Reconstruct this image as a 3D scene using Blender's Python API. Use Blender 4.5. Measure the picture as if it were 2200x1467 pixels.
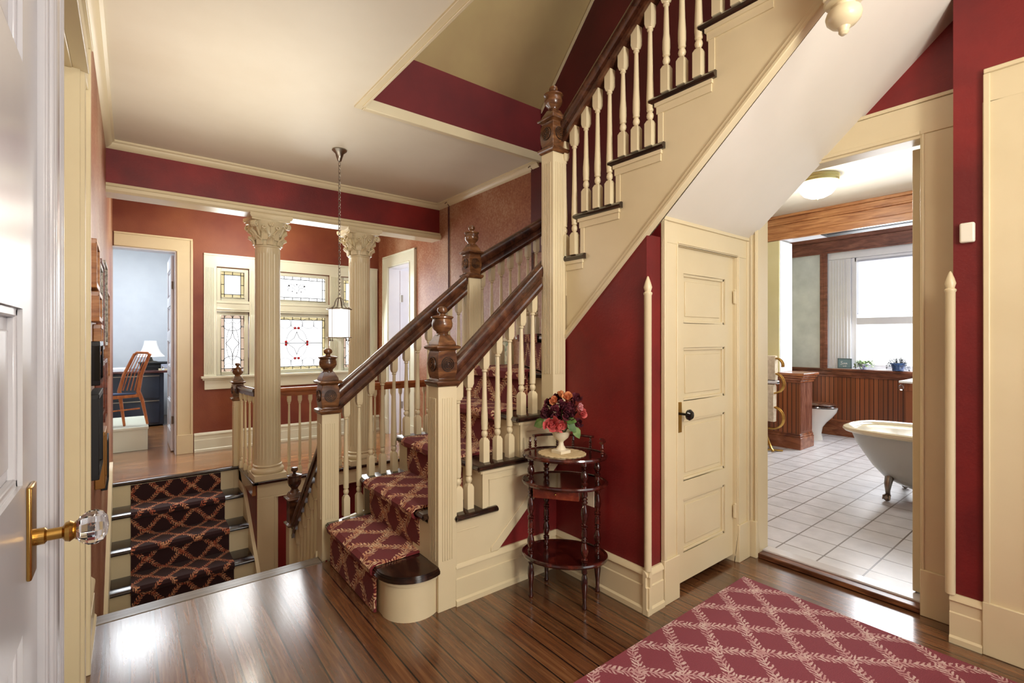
import bpy, bmesh, math, random
from mathutils import Vector, Matrix
random.seed(7)
C = bpy.context.scene.collection
for o in list(bpy.data.objects): bpy.data.objects.remove(o)
PI = math.pi
# ------------------------------------------------------------------ camera, world, lights, exposure
cd = bpy.data.cameras.new('camera'); cam = bpy.data.objects.new('camera', cd); C.objects.link(cam)
cam.location = (0, 0, 1.2); cam.rotation_euler = (PI/2, 0, -math.radians(38.28))
cd.sensor_width = 36; cd.lens = 16.982; cd.shift_y = -5.5/2200; cd.clip_start = 0.05
bpy.context.scene.camera = cam
vs = bpy.context.scene.view_settings
vs.view_transform = 'Standard'; vs.look = 'None'; vs.gamma = 1; vs.use_curve_mapping = False
vs.exposure = 0.12
w = bpy.data.worlds.new('daylight'); bpy.context.scene.world = w; w.use_nodes = True
bg = w.node_tree.nodes['Background']; bg.inputs[0].default_value = (0.98, 0.99, 1.0, 1); bg.inputs[1].default_value = 2.0
def area(name, loc, target, sx, sy, power, col=(1, 1, 1), portal=False):
    l = bpy.data.lights.new(name, 'AREA'); l.shape = 'RECTANGLE'; l.size = sx; l.size_y = sy
    l.energy = power; l.color = col
    o = bpy.data.objects.new(name, l); C.objects.link(o); o.location = loc
    o.rotation_euler = (Vector(target)-Vector(loc)).to_track_quat('-Z', 'Y').to_euler()
    if portal: l.cycles.is_portal = True
    return o
def point(name, loc, power, r=0.05, col=(1, .86, .66)):
    l = bpy.data.lights.new(name, 'POINT'); l.energy = power; l.shadow_soft_size = r; l.color = col
    o = bpy.data.objects.new(name, l); C.objects.link(o); o.location = loc; return o
area('sky_portal_window', (1.58, 6.3, 1.4), (1.58, 5, 1.4), 2.0, 1.3, 1, portal=True)
area('sky_portal_bath', (7.2, 1.5, 1.6), (5, 1.5, 1.6), 2.2, 1.6, 1, portal=True)
area('sky_portal_hall', (0.9, -1.9, 1.4), (0.9, 0, 1.4), 2.6, 2.2, 1, portal=True)
area('front_window_daylight', (1.56, 6.02, 1.5), (1.3, 3.5, .6), 1.7, 1.1, 34, (.95, .98, 1))
# added fills for hall, rooms and floor above; then lantern and bath lights
area('hall_fill', (0.75, -0.75, 2.5), (1.0, 1.2, 0.6), 0.5, 0.5, 18, (1, .94, .84))  # added fill from behind the camera, no ceiling lamp built
area('rear_ceiling_fill', (0.9, -1.3, 1.6), (0.75, 0.4, 2.6), 0.6, 0.6, 56, (1, .95, .87))  # added fill aimed up at the ceiling from behind, no fixture
area('stair_hall_ceiling_fill', (0.55, 3.0, 1.95), (0.55, 3.0, 3), 1.2, 1.6, 7, (1, .95, .86))  # added fill that brightens the stair hall ceiling, no fixture
point('stair_hall_fill', (0.55, 2.9, 1.75), 9, 0.35, (1, .93, .82))  # added fill in the open air of the stair hall
point('gallery_fill', (1.0, 5.3, 2.2), 26, 0.1, (1, .95, .84))  # added fill to lift the gallery, no lamp hangs there
area('office_fill', (-0.1, 7.6, 2.6), (0.0, 7.8, 0.6), 0.9, 1.2, 54, (.9, .95, 1))  # added fill under the office ceiling, no window built
area('bedroom_fill', (4.4, 5.5, 1.6), (2.6, 5.5, 1.3), 1.2, 1.4, 60, (.93, .96, 1))  # added fill inside the bedroom, no window built
area('attic_fill', (1.8, 0.6, 4.6), (1.9, 2.4, 3.0), 1.0, 0.8, 14, (1, .95, .85))  # added fill to light the stairwell opening, no attic window built
point('lantern_light', (1.23, 3.65, 1.3), 4, 0.04)
point('bath_lamp_light', (4.43, 1.56, 2.3), 30, 0.09, (1, .96, .9))
area('bath_daylight', (6.68, 1.3, 1.6), (4.0, 1.4, 0.3), 1.2, 1.3, 60, (.93, .96, 1))
# ------------------------------------------------------------------ materials
def srgb(r, g, b):
    f = lambda c: (c/255/12.92) if c/255 <= .04045 else ((c/255+.055)/1.055)**2.4
    return (f(r), f(g), f(b), 1)
def newmat(name):
    m = bpy.data.materials.new(name); m.use_nodes = True
    nt = m.node_tree; return m, nt, nt.nodes['Principled BSDF']
def nd(nt, t, **k):
    n = nt.nodes.new(t)
    for a, b in k.items(): setattr(n, a, b)
    return n
def mp(nt, scale=(1, 1, 1), rot=(0, 0, 0), coord='Object'):
    tc = nd(nt, 'ShaderNodeTexCoord'); m = nd(nt, 'ShaderNodeMapping')
    m.inputs['Scale'].default_value = scale; m.inputs['Rotation'].default_value = rot
    nt.links.new(tc.outputs[coord], m.inputs[0]); return m.outputs[0]
def noise(nt, vec, scale, detail=4, rough=.55, dist=0):
    n = nd(nt, 'ShaderNodeTexNoise'); n.inputs['Scale'].default_value = scale
    n.inputs['Detail'].default_value = detail; n.inputs['Roughness'].default_value = rough
    n.inputs['Distortion'].default_value = dist
    nt.links.new(vec, n.inputs['Vector']); return n.outputs['Fac']
def ramp(nt, fac, stops):
    r = nd(nt, 'ShaderNodeValToRGB'); e = r.color_ramp.elements
    e[0].position, e[0].color = stops[0]; e[1].position, e[1].color = stops[-1]
    for p, c in stops[1:-1]:
        x = e.new(p); x.color = c
    nt.links.new(fac, r.inputs[0]); return r.outputs[0]
def bump(nt, b, h, strength, dist=.01):
    n = nd(nt, 'ShaderNodeBump'); n.inputs['Strength'].default_value = strength; n.inputs['Distance'].default_value = dist
    nt.links.new(h, n.inputs['Height']); nt.links.new(n.outputs[0], b.inputs['Normal'])
def math_(nt, op, a, b=None, c=None):
    n = nd(nt, 'ShaderNodeMath', operation=op)
    for i, v in enumerate((a, b, c)):
        if v is None: continue
        if isinstance(v, (int, float)): n.inputs[i].default_value = v
        else: nt.links.new(v, n.inputs[i])
    return n.outputs[0]
def paint(name, col, rough=.4, col2=None, scale=3, bstr=0, bscale=60):
    m, nt, b = newmat(name); b.inputs['Roughness'].default_value = rough
    v = mp(nt)
    c2 = col2 or tuple(x*.9 for x in col[:3])+(1,)
    nt.links.new(ramp(nt, noise(nt, v, scale), [(.35, c2), (.65, col)]), b.inputs['Base Color'])
    if bstr: bump(nt, b, noise(nt, v, bscale, 3), bstr, .004)
    return m
def plain(name, col, rough=.4, metal=0, **k):
    m, nt, b = newmat(name); b.inputs['Base Color'].default_value = col
    b.inputs['Roughness'].default_value = rough; b.inputs['Metallic'].default_value = metal
    for a, v in k.items(): b.inputs[a.replace('_', ' ')].default_value = v
    return m
def wood(name, c1, c2, c3, rough=.3, scale=(3, 3, 30), axis=None, coat=0):
    m, nt, b = newmat(name); b.inputs['Roughness'].default_value = rough
    v = mp(nt, scale); n1 = noise(nt, v, 2.0, 6, .6, .6)
    nt.links.new(ramp(nt, n1, [(.3, c1), (.5, c2), (.72, c3)]), b.inputs['Base Color'])
    b.inputs['Coat Weight'].default_value = coat; b.inputs['Coat Roughness'].default_value = .12
    bump(nt, b, n1, .12, .003); return m
CREAM = paint('cream_paint', srgb(220, 206, 170), .32, srgb(212, 197, 160), 2)
CREAM2 = paint('daylit_cream_paint', srgb(226, 227, 208), .32, srgb(216, 218, 198), 2)  # cream with window daylight put into its colour; also the white platform
WHITE_SHADED = paint('shaded_white_paint', srgb(186, 184, 186), .22, srgb(176, 174, 178), 2)  # white paint with the near-left shade put into a greyer colour
WHITE = paint('white_paint', srgb(225, 225, 228), .28, srgb(214, 214, 220), 2)
RED = paint('red_wall_paint', srgb(130, 28, 26), .5, srgb(98, 17, 19), 2.2, .25, 90)
TERRA = paint('mottled_terracotta_wall', srgb(142, 80, 48), .55, srgb(112, 46, 31), 1.3, .25, 90)  # mottled orange-brown version of the wall colour for the window wall
def sponge():
    m, nt, b = newmat('sponged_wall_glaze'); b.inputs['Roughness'].default_value = .45
    v = mp(nt); n1 = noise(nt, v, 1.2, 3); n2 = noise(nt, v, 55, 4, .7)
    a = math_(nt, 'ADD', math_(nt, 'MULTIPLY', n1, .6), math_(nt, 'MULTIPLY', n2, .4))
    nt.links.new(ramp(nt, a, [(.38, srgb(126, 66, 44)), (.5, srgb(154, 100, 70)), (.62, srgb(180, 144, 116))]), b.inputs['Base Color'])
    bump(nt, b, n2, .35, .006); return m
SPONGE = sponge()
CEIL = paint('ceiling_plaster', srgb(222, 214, 194), .55, srgb(214, 204, 182), 1.2, .1, 40)
SOFFIT = paint('soffit_plaster', srgb(226, 220, 208), .5, srgb(218, 212, 198), 1.2, .1, 30)
ATTIC = paint('attic_plaster', srgb(190, 168, 118), .45, srgb(176, 150, 108), 1.6)
DARKWOOD = wood('dark_handrail_wood', srgb(40, 22, 15), srgb(72, 42, 28), srgb(108, 68, 44), .22, (6, 6, 6), coat=.5)
NEWELWOOD = wood('carved_newel_wood', srgb(58, 34, 20), srgb(100, 64, 38), srgb(140, 96, 58), .25, (5, 5, 16), coat=.4)
TREAD = wood('black_stained_tread', srgb(14, 9, 8), srgb(36, 22, 16), srgb(66, 38, 26), .2, (20, 4, 20), coat=.6)
MAHOG = wood('mahogany_table', srgb(24, 6, 5), srgb(54, 15, 11), srgb(92, 34, 22), .15, (8, 8, 8), coat=.8)
GROOVE = plain('dark_groove', srgb(30, 20, 14), .5)
OAK = wood('oak_cornice', srgb(138, 84, 46), srgb(176, 120, 72), srgb(204, 152, 98), .35, (2, 2, 22))
CHERRY = wood('teak_chair', srgb(150, 76, 30), srgb(186, 104, 48), srgb(208, 130, 70), .4, (14, 14, 3))
BEAD_C = (srgb(100, 50, 27), srgb(140, 80, 47), srgb(176, 114, 74))
def boards(name, cols, width, axis, rough, offset=0, sheen=.0, darkline=srgb(20, 12, 8)):
    """plank floor: boards run along 'axis' ('x' or 'y'), each with its own tone"""
    m, nt, b = newmat(name)
    tc = nd(nt, 'ShaderNodeTexCoord'); sp = nd(nt, 'ShaderNodeSeparateXYZ'); nt.links.new(tc.outputs['Object'], sp.inputs[0])
    across, along = (sp.outputs[0], sp.outputs[1]) if axis == 'y' else (sp.outputs[1], sp.outputs[0])
    q = math_(nt, 'DIVIDE', math_(nt, 'ADD', across, 10+offset), width)
    idx = math_(nt, 'FLOOR', q); fr = math_(nt, 'FRACT', q)
    wn = nd(nt, 'ShaderNodeTexWhiteNoise', noise_dimensions='1D'); nt.links.new(idx, wn.inputs['W'])
    cv = nd(nt, 'ShaderNodeCombineXYZ')
    nt.links.new(math_(nt, 'MULTIPLY', across, 34), cv.inputs[0])
    nt.links.new(math_(nt, 'ADD', math_(nt, 'MULTIPLY', along, 1.6), math_(nt, 'MULTIPLY', wn.outputs[0], 30)), cv.inputs[1])
    g = noise(nt, cv.outputs[0], 1.6, 7, .62, .9)
    col = ramp(nt, g, [(.2, cols[0]), (.5, cols[1]), (.78, cols[2])])
    tone = nd(nt, 'ShaderNodeMixRGB', blend_type='MULTIPLY'); tone.inputs[0].default_value = 1
    tr = nd(nt, 'ShaderNodeMapRange'); tr.inputs[3].default_value = .72; tr.inputs[4].default_value = 1.18
    nt.links.new(wn.outputs[0], tr.inputs[0]); nt.links.new(col, tone.inputs[1]); nt.links.new(tr.outputs[0], tone.inputs[2])
    edge = math_(nt, 'LESS_THAN', math_(nt, 'MINIMUM', fr, math_(nt, 'SUBTRACT', 1, fr)), .003/width)
    mx = nd(nt, 'ShaderNodeMixRGB'); nt.links.new(edge, mx.inputs[0]); nt.links.new(tone.outputs[0], mx.inputs[1])
    mx.inputs[2].default_value = darkline
    nt.links.new(mx.outputs[0], b.inputs['Base Color'])
    n2 = noise(nt, cv.outputs[0], 3.0, 4)
    rr = nd(nt, 'ShaderNodeMapRange'); rr.inputs[3].default_value = rough-.06; rr.inputs[4].default_value = rough+.1
    nt.links.new(n2, rr.inputs[0]); nt.links.new(rr.outputs[0], b.inputs['Roughness'])
    b.inputs['Coat Weight'].default_value = sheen; b.inputs['Coat Roughness'].default_value = .16
    h = math_(nt, 'SUBTRACT', math_(nt, 'MULTIPLY', g, .6), math_(nt, 'MULTIPLY', edge, 1.5))
    bump(nt, b, h, .22, .004); return m
FLOOR = boards('hall_floor_boards', (srgb(64, 34, 20), srgb(102, 64, 38), srgb(140, 98, 62)), .0795, 'y', .22, .02, .9)
FLOORF = boards('gallery_floor_boards', (srgb(104, 62, 34), srgb(150, 100, 58), srgb(188, 140, 90)), .06, 'x', .22, 0, .6)
BEAD = boards('beadboard_y', BEAD_C, .045, 'x', .3)      # boards divided along Y (faces turned to X)
BEADX = boards('beadboard_x', BEAD_C, .03, 'y', .3)
def tiles():
    m, nt, b = newmat('bath_floor_tile')
    tc = nd(nt, 'ShaderNodeTexCoord'); sp = nd(nt, 'ShaderNodeSeparateXYZ'); nt.links.new(tc.outputs['Object'], sp.inputs[0])
    ed = None
    for o, off in ((0, .06), (1, .18)):
        f = math_(nt, 'FRACT', math_(nt, 'DIVIDE', math_(nt, 'ADD', sp.outputs[o], 10.25-off), .205))
        e = math_(nt, 'LESS_THAN', f, .04); ed = e if ed is None else math_(nt, 'MAXIMUM', ed, e)
    mx = nd(nt, 'ShaderNodeMixRGB'); nt.links.new(ed, mx.inputs[0])
    v = mp(nt)
    nt.links.new(ramp(nt, noise(nt, v, 9), [(.3, srgb(196, 194, 196)), (.7, srgb(216, 214, 216))]), mx.inputs[1])
    mx.inputs[2].default_value = srgb(118, 108, 102); nt.links.new(mx.outputs[0], b.inputs['Base Color'])
    b.inputs['Roughness'].default_value = .3
    bump(nt, b, math_(nt, 'SUBTRACT', math_(nt, 'MULTIPLY', noise(nt, v, 60), .3), ed), .3, .004); return m
TILE = tiles()
def carpet(name, base, base2, leaf, leaf2, period=.222, du=0, dv=0, thick=.028):
    """trellis of leafy vines on a plain pile, laid out on the UV map in metres"""
    m, nt, b = newmat(name); b.inputs['Roughness'].default_value = .9
    b.inputs['Sheen Weight'].default_value = .06; b.inputs['Sheen Roughness'].default_value = .5
    tc = nd(nt, 'ShaderNodeTexCoord')
    nz = nd(nt, 'ShaderNodeTexNoise'); nz.inputs['Scale'].default_value = 45; nz.inputs['Detail'].default_value = 2
    nt.links.new(tc.outputs['UV'], nz.inputs['Vector'])
    wob = nd(nt, 'ShaderNodeVectorMath', operation='MULTIPLY_ADD')
    nt.links.new(nz.outputs['Color'], wob.inputs[0]); wob.inputs[1].default_value = (.022, .022, 0); nt.links.new(tc.outputs['UV'], wob.inputs[2])
    sp = nd(nt, 'ShaderNodeSeparateXYZ'); nt.links.new(wob.outputs[0], sp.inputs[0])
    u = math_(nt, 'ADD', sp.outputs[0], 5+du); v = math_(nt, 'ADD', sp.outputs[1], 5+dv)
    a = math_(nt, 'ADD', u, v); c = math_(nt, 'SUBTRACT', u, v)
    mask = None
    for p, q in ((a, c), (c, a)):
        fr = math_(nt, 'SUBTRACT', math_(nt, 'FRACT', math_(nt, 'DIVIDE', p, period)), .5)
        d = math_(nt, 'MULTIPLY', fr, period)
        # gentle sway of the vine
        d = math_(nt, 'ADD', d, math_(nt, 'MULTIPLY', math_(nt, 'SINE', math_(nt, 'MULTIPLY', q, 2*PI/period)), .006))
        ad = math_(nt, 'ABSOLUTE', d)
        stem = math_(nt, 'LESS_THAN', ad, .003)
        k = math_(nt, 'FRACT', math_(nt, 'SUBTRACT', math_(nt, 'DIVIDE', q, .027), math_(nt, 'MULTIPLY', ad, 36)))
        leaf_ = math_(nt, 'MULTIPLY', math_(nt, 'LESS_THAN', k, .5), math_(nt, 'MULTIPLY', math_(nt, 'LESS_THAN', ad, thick), math_(nt, 'GREATER_THAN', ad, .004)))
        e = math_(nt, 'MAXIMUM', stem, leaf_); mask = e if mask is None else math_(nt, 'MAXIMUM', mask, e)
    n2 = noise(nt, tc.outputs['UV'], 30, 2)
    mask = math_(nt, 'MULTIPLY', mask, math_(nt, 'GREATER_THAN', n2, .31))
    pile = noise(nt, tc.outputs['UV'], 420, 2); big = noise(nt, tc.outputs['UV'], 5, 2)
    cb = ramp(nt, pile, [(.3, base2), (.7, base)]); cl = ramp(nt, n2, [(.4, leaf2), (.62, leaf)])
    mx = nd(nt, 'ShaderNodeMixRGB'); nt.links.new(mask, mx.inputs[0]); nt.links.new(cb, mx.inputs[1]); nt.links.new(cl, mx.inputs[2])
    nt.links.new(mx.outputs[0], b.inputs['Base Color'])
    bump(nt, b, math_(nt, 'ADD', pile, math_(nt, 'MULTIPLY', mask, .4)), .6, .006); return m
RUNNER = carpet('stair_runner_carpet', srgb(134, 34, 38), srgb(80, 15, 20), srgb(232, 202, 162), srgb(204, 138, 98), thick=.033)
RUNNER2 = carpet('shaded_runner_carpet', srgb(58, 12, 16), srgb(16, 4, 6), srgb(216, 160, 118), srgb(178, 88, 58), thick=.024)  # stair runner with the far flight's shade put into its base colour
RUG = carpet('hall_rug_carpet', srgb(150, 58, 74), srgb(106, 32, 46), srgb(214, 186, 180), srgb(190, 140, 140), .222, .005, .02, .032)
BRASS = plain('aged_brass', srgb(190, 150, 80), .25, 1)
GILT = plain('antique_gilt', srgb(150, 104, 50), .4, .6)
NICKEL = plain('brushed_nickel', srgb(150, 142, 130), .3, 1)
BLACK = plain('gloss_black', srgb(12, 12, 14), .12)
BLACKM = plain('matte_black', srgb(16, 16, 18), .6)
LEAD = plain('lead_came', srgb(40, 42, 48), .5)
PORC = plain('white_porcelain', srgb(236, 234, 226), .12)
TUBIN = plain('cream_enamel', srgb(236, 224, 190), .1)
TUBOUT = plain('grey_enamel', srgb(196, 198, 190), .3)
CRYSTAL = plain('crystal_glass', (1, 1, 1, 1), .0, 0, Transmission_Weight=1.0, IOR=1.5)
GREYWALL = paint('grey_room_wall', srgb(206, 210, 214), .6, srgb(196, 200, 206), 2)
YELLOW = paint('pale_yellow_wall', srgb(226, 218, 168), .6, srgb(216, 206, 150), 1.5)
MARBLED = paint('marbled_grey_wall', srgb(216, 220, 218), .5, srgb(186, 192, 192), 3)
TOWEL = paint('towel_cloth', srgb(226, 212, 186), .95, srgb(206, 188, 158), 30, .6, 120)
TOWELW = paint('white_towel_cloth', srgb(236, 236, 236), .95, srgb(220, 220, 222), 30, .6, 120)
LEAF = paint('green_leaf', srgb(92, 124, 52), .45, srgb(52, 84, 36), 20)
LEAFP = paint('pale_green_leaf', srgb(128, 152, 88), .5, srgb(88, 120, 60), 20)
LEAFD = paint('dark_leaf', srgb(60, 64, 66), .5, srgb(34, 38, 40), 20)
ROSE = paint('coral_rose_petal', srgb(206, 98, 92), .7, srgb(172, 60, 66), 30)
BURG = paint('burgundy_petal', srgb(104, 30, 46), .75, srgb(62, 14, 28), 30)
ORANGE = paint('orange_petal', srgb(216, 146, 92), .7, srgb(190, 100, 66), 30)
PINK = paint('pale_pink_petal', srgb(226, 170, 170), .6, srgb(200, 120, 130), 30)
LACE = paint('lace_cloth', srgb(224, 204, 160), .9, srgb(206, 182, 134), 40, .8, 200)
CABINET = paint('steel_cabinet_blue_black', srgb(34, 42, 56), .4, srgb(24, 30, 42), 4)
SHADE = plain('lamp_shade_cloth', srgb(236, 234, 230), .8)
BLUEG = plain('blue_glazed_pot', srgb(58, 84, 130), .15)
BLUEP = paint('blue_pattern_pot', srgb(232, 232, 240), .3, srgb(84, 106, 170), 40)
CORD = plain('red_picture_cord', srgb(70, 16, 22), .7)
def glass(name, col, glow=0):
    m = bpy.data.materials.new(name); m.use_nodes = True; nt = m.node_tree; nt.nodes.clear()
    o = nd(nt, 'ShaderNodeOutputMaterial'); t = nd(nt, 'ShaderNodeBsdfTransparent'); g = nd(nt, 'ShaderNodeBsdfGlossy')
    t.inputs[0].default_value = col; g.inputs['Roughness'].default_value = .05
    mx = nd(nt, 'ShaderNodeMixShader'); mx.inputs[0].default_value = .04
    nt.links.new(t.outputs[0], mx.inputs[1]); nt.links.new(g.outputs[0], mx.inputs[2]); nt.links.new(mx.outputs[0], o.inputs[0])
    return m
PANE = glass('window_glass', (1, 1, 1, 1))
AMBER = glass('amber_glass', (.66, .60, .44, 1))
ROSEGL = glass('rose_glass', (.62, .53, .46, 1))
REDGL = plain('ruby_glass_jewel', srgb(170, 20, 30), .2)
def emit(name, col, s):
    m, nt, b = newmat(name); b.inputs['Base Color'].default_value = col
    b.inputs['Emission Color'].default_value = col; b.inputs['Emission Strength'].default_value = s; return m
LAMPGLOW = emit('lit_opal_glass', srgb(255, 250, 240), 2.2)
LANTERN = emit('lit_frosted_glass', srgb(255, 253, 248), 1.5)
# ------------------------------------------------------------------ mesh builder
class MB:
    def __init__(s): s.v = []; s.f = []; s.uv = []; s.mi = []; s.m = 0
    def quad(s, pts, uvs=None):
        n = len(s.v); s.v += [tuple(p) for p in pts]; s.f.append(tuple(range(n, n+len(pts)))); s.uv.append(uvs); s.mi.append(s.m)
    def box(s, x0, x1, y0, y1, z0, z1):
        if x0 > x1: x0, x1 = x1, x0
        if y0 > y1: y0, y1 = y1, y0
        if z0 > z1: z0, z1 = z1, z0
        n = len(s.v); s.v += [(x, y, z) for z in (z0, z1) for y in (y0, y1) for x in (x0, x1)]
        for f in ((0, 2, 3, 1), (4, 5, 7, 6), (0, 1, 5, 4), (2, 6, 7, 3), (0, 4, 6, 2), (1, 3, 7, 5)):
            s.f.append(tuple(n+i for i in f)); s.uv.append(None); s.mi.append(s.m)
        return s
    def prism(s, poly, a, b, axis='z'):
        """poly in the two other axes (order x,y / x,z / y,z), extruded a..b"""
        def P(p, t):
            return {'z': (p[0], p[1], t), 'y': (p[0], t, p[1]), 'x': (t, p[0], p[1])}[axis]
        n = len(s.v); k = len(poly)
        s.v += [P(p, a) for p in poly]+[P(p, b) for p in poly]
        fs = [tuple(n+i for i in range(k))[::-1], tuple(n+k+i for i in range(k))]
        fs += [(n+i, n+(i+1) % k, n+k+(i+1) % k, n+k+i) for i in range(k)]
        for f in fs: s.f.append(f); s.uv.append(None); s.mi.append(s.m)
        return s
    def lathe(s, prof, c=(0, 0, 0), seg=16, axis='z', sx=1, sy=1, cap=True):
        n = len(s.v); k = len(prof)
        for r, h in prof:
            for i in range(seg):
                a = 2*PI*i/seg; x, y = r*math.cos(a)*sx, r*math.sin(a)*sy
                p = {'z': (x, y, h), 'y': (x, h, y), 'x': (h, x, y)}[axis]
                s.v.append((p[0]+c[0], p[1]+c[1], p[2]+c[2]))
        for j in range(k-1):
            for i in range(seg):
                s.f.append((n+j*seg+i, n+j*seg+(i+1) % seg, n+(j+1)*seg+(i+1) % seg, n+(j+1)*seg+i)); s.uv.append(None); s.mi.append(s.m)
        if cap:
            for j in (0, k-1):
                if prof[j][0] > 1e-6: s.f.append(tuple(n+j*seg+i for i in range(seg))); s.uv.append(None); s.mi.append(s.m)
        return s
    def sq(s, prof, c=(0, 0, 0), cham=0):
        """square-section turning: prof of (half width, height)"""
        n = len(s.v)
        for r, h in prof:
            for sx, sy in ((-1, -1), (1, -1), (1, 1), (-1, 1)): s.v.append((c[0]+sx*r, c[1]+sy*r, c[2]+h))
        for j in range(len(prof)-1):
            for i in range(4):
                s.f.append((n+j*4+i, n+j*4+(i+1) % 4, n+(j+1)*4+(i+1) % 4, n+(j+1)*4+i)); s.uv.append(None); s.mi.append(s.m)
        for j in (0, len(prof)-1):
            s.f.append(tuple(n+j*4+i for i in range(4))); s.uv.append(None); s.mi.append(s.m)
        return s
    def tube(s, pts, r, seg=8, closed=False, flat=None):
        pts = [Vector(p) for p in pts]; n = len(s.v); k = len(pts)
        rr = r if isinstance(r, (list, tuple)) else [r]*k
        up = None
        for i, p in enumerate(pts):
            a = pts[(i+1) % k] if (closed or i < k-1) else p; b_ = pts[i-1] if (closed or i > 0) else p
            t = (a-b_).normalized()
            if up is None:
                up = Vector((0, 0, 1)) if abs(t.z) < .9 else Vector((1, 0, 0))
            n1 = t.cross(up).normalized(); n2 = n1.cross(t).normalized(); up = n2
            for j in range(seg):
                q = 2*PI*j/seg; f2 = flat or 1
                s.v.append(tuple(p+n1*rr[i]*math.cos(q)+n2*rr[i]*f2*math.sin(q)))
        for i in range(k if closed else k-1):
            i2 = (i+1) % k
            for j in range(seg):
                s.f.append((n+i*seg+j, n+i*seg+(j+1) % seg, n+i2*seg+(j+1) % seg, n+i2*seg+j)); s.uv.append(None); s.mi.append(s.m)
        if not closed:
            for i in (0, k-1): s.f.append(tuple(n+i*seg+j for j in range(seg))); s.uv.append(None); s.mi.append(s.m)
        return s
    def sweep(s, sec, p0, p1):
        """vertical-cut section [(lateral, dz)] swept from p0 to p1 (horizontal lateral axis)"""
        p0, p1 = Vector(p0), Vector(p1); d = p1-p0; lat = Vector((d.y, -d.x, 0)).normalized()
        n = len(s.v); k = len(sec)
        for p in (p0, p1):
            for a, z in sec: s.v.append(tuple(p+lat*a+Vector((0, 0, z))))
        for i in range(k): s.f.append((n+i, n+(i+1) % k, n+k+(i+1) % k, n+k+i)); s.uv.append(None); s.mi.append(s.m)
        s.f.append(tuple(range(n, n+k))[::-1]); s.uv.append(None); s.mi.append(s.m)
        s.f.append(tuple(range(n+k, n+2*k))); s.uv.append(None); s.mi.append(s.m)
        return s
    def sphere(s, c, r, seg=12, rings=8, sx=1, sy=1, sz=1):
        return s.lathe([(r*math.sin(PI*i/rings), -r*sz*math.cos(PI*i/rings)) for i in range(rings+1)], c, seg, 'z', sx, sy, cap=False)
    def mesh(s, name, mats, org=(0, 0, 0), sharp=35):
        me = bpy.data.meshes.new(name)
        ox, oy, oz = org
        me.from_pydata([(x-ox, y-oy, z-oz) for x, y, z in s.v], [], s.f)
        for m in (mats if isinstance(mats, (list, tuple)) else [mats]): me.materials.append(m)
        for p, i in zip(me.polygons, s.mi): p.material_index = i; p.use_smooth = True
        if any(u for u in s.uv):
            l = me.uv_layers.new(name='UVMap')
            for p, u in zip(me.polygons, s.uv):
                if u:
                    for li, q in zip(p.loop_indices, u): l.data[li].uv = q
        b = bmesh.new(); b.from_mesh(me); bmesh.ops.remove_doubles(b, verts=b.verts, dist=1e-5)
        bmesh.ops.recalc_face_normals(b, faces=b.faces); b.to_mesh(me); b.free()
        me.set_sharp_from_angle(angle=math.radians(sharp)); return me
def bevel(o, w=.003, seg=2):
    m = o.modifiers.new('bevel', 'BEVEL'); m.width = w; m.segments = seg; m.limit_method = 'ANGLE'; m.angle_limit = math.radians(40)
    return o
def obj(name, mb, mat, parent=None, label=None, bev=0, sharp=35):
    org = tuple(parent.matrix_world.translation) if parent else (0, 0, 0)
    if parent is not None: org = worg(parent)
    o = bpy.data.objects.new(name, mb.mesh(name, mat, org, sharp)); C.objects.link(o)
    if parent: o.parent = parent
    if label: o['label'] = label
    if bev: bevel(o, bev)
    return o
def worg(o):
    p = Vector((0, 0, 0))
    while o is not None: p = p+o.location; o = o.parent
    return tuple(p)
def tag(o, label, cat, group=None, kind=None):
    o['label'] = label; o['category'] = cat
    if group: o['group'] = group
    if kind: o['kind'] = kind
    return o
def thing(name, label, cat, loc=(0, 0, 0), group=None):
    o = bpy.data.objects.new(name, None); C.objects.link(o); o.location = loc; o.empty_display_size = .1
    return tag(o, label, cat, group)
def single(name, mb, mat, label, cat, org=None, group=None, bev=0, sharp=35):
    if org is None:
        xs = [v[0] for v in mb.v]; ys = [v[1] for v in mb.v]; zs = [v[2] for v in mb.v]
        org = ((min(xs)+max(xs))/2, (min(ys)+max(ys))/2, min(zs))
    o = bpy.data.objects.new(name, mb.mesh(name, mat, org, sharp)); C.objects.link(o); o.location = org
    if bev: bevel(o, bev)
    return tag(o, label, cat, group)
def struct(name, mb, mat, parent=None, bev=0, sharp=35):
    o = obj(name, mb, mat, parent, sharp=sharp)
    if not parent: o['kind'] = 'structure'
    if bev: bevel(o, bev)
    return o
def inst(name, me, parent, loc):
    o = bpy.data.objects.new(name, me); C.objects.link(o)
    if parent:
        o.parent = parent; w_ = worg(parent); o.location = (loc[0]-w_[0], loc[1]-w_[1], loc[2]-w_[2])
    else: o.location = loc
    return o
def wallmb(mb, axis, p0, p1, a0, a1, z0, z1, holes=()):
    """solid wall between planes p0,p1 on 'axis'; a = other horizontal axis; holes (a0,a1,z0,z1)"""
    aa = sorted({a0, a1, *[min(max(h[i], a0), a1) for h in holes for i in (0, 1)]})
    zz = sorted({z0, z1, *[min(max(h[i], z0), z1) for h in holes for i in (2, 3)]})
    for i in range(len(aa)-1):
        run = None
        for j in range(len(zz)-1):
            ca, cz = (aa[i]+aa[i+1])/2, (zz[j]+zz[j+1])/2
            solid = not any(h[0] < ca < h[1] and h[2] < cz < h[3] for h in holes)
            if solid: run = (run[0], zz[j+1]) if run else (zz[j], zz[j+1])
            if (not solid or j == len(zz)-2) and run:
                if axis == 'x': mb.box(p0, p1, aa[i], aa[i+1], *run)
                else: mb.box(aa[i], aa[i+1], p0, p1, *run)
                run = None
    return mb
ZC = 2.62; R = .2035
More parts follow.
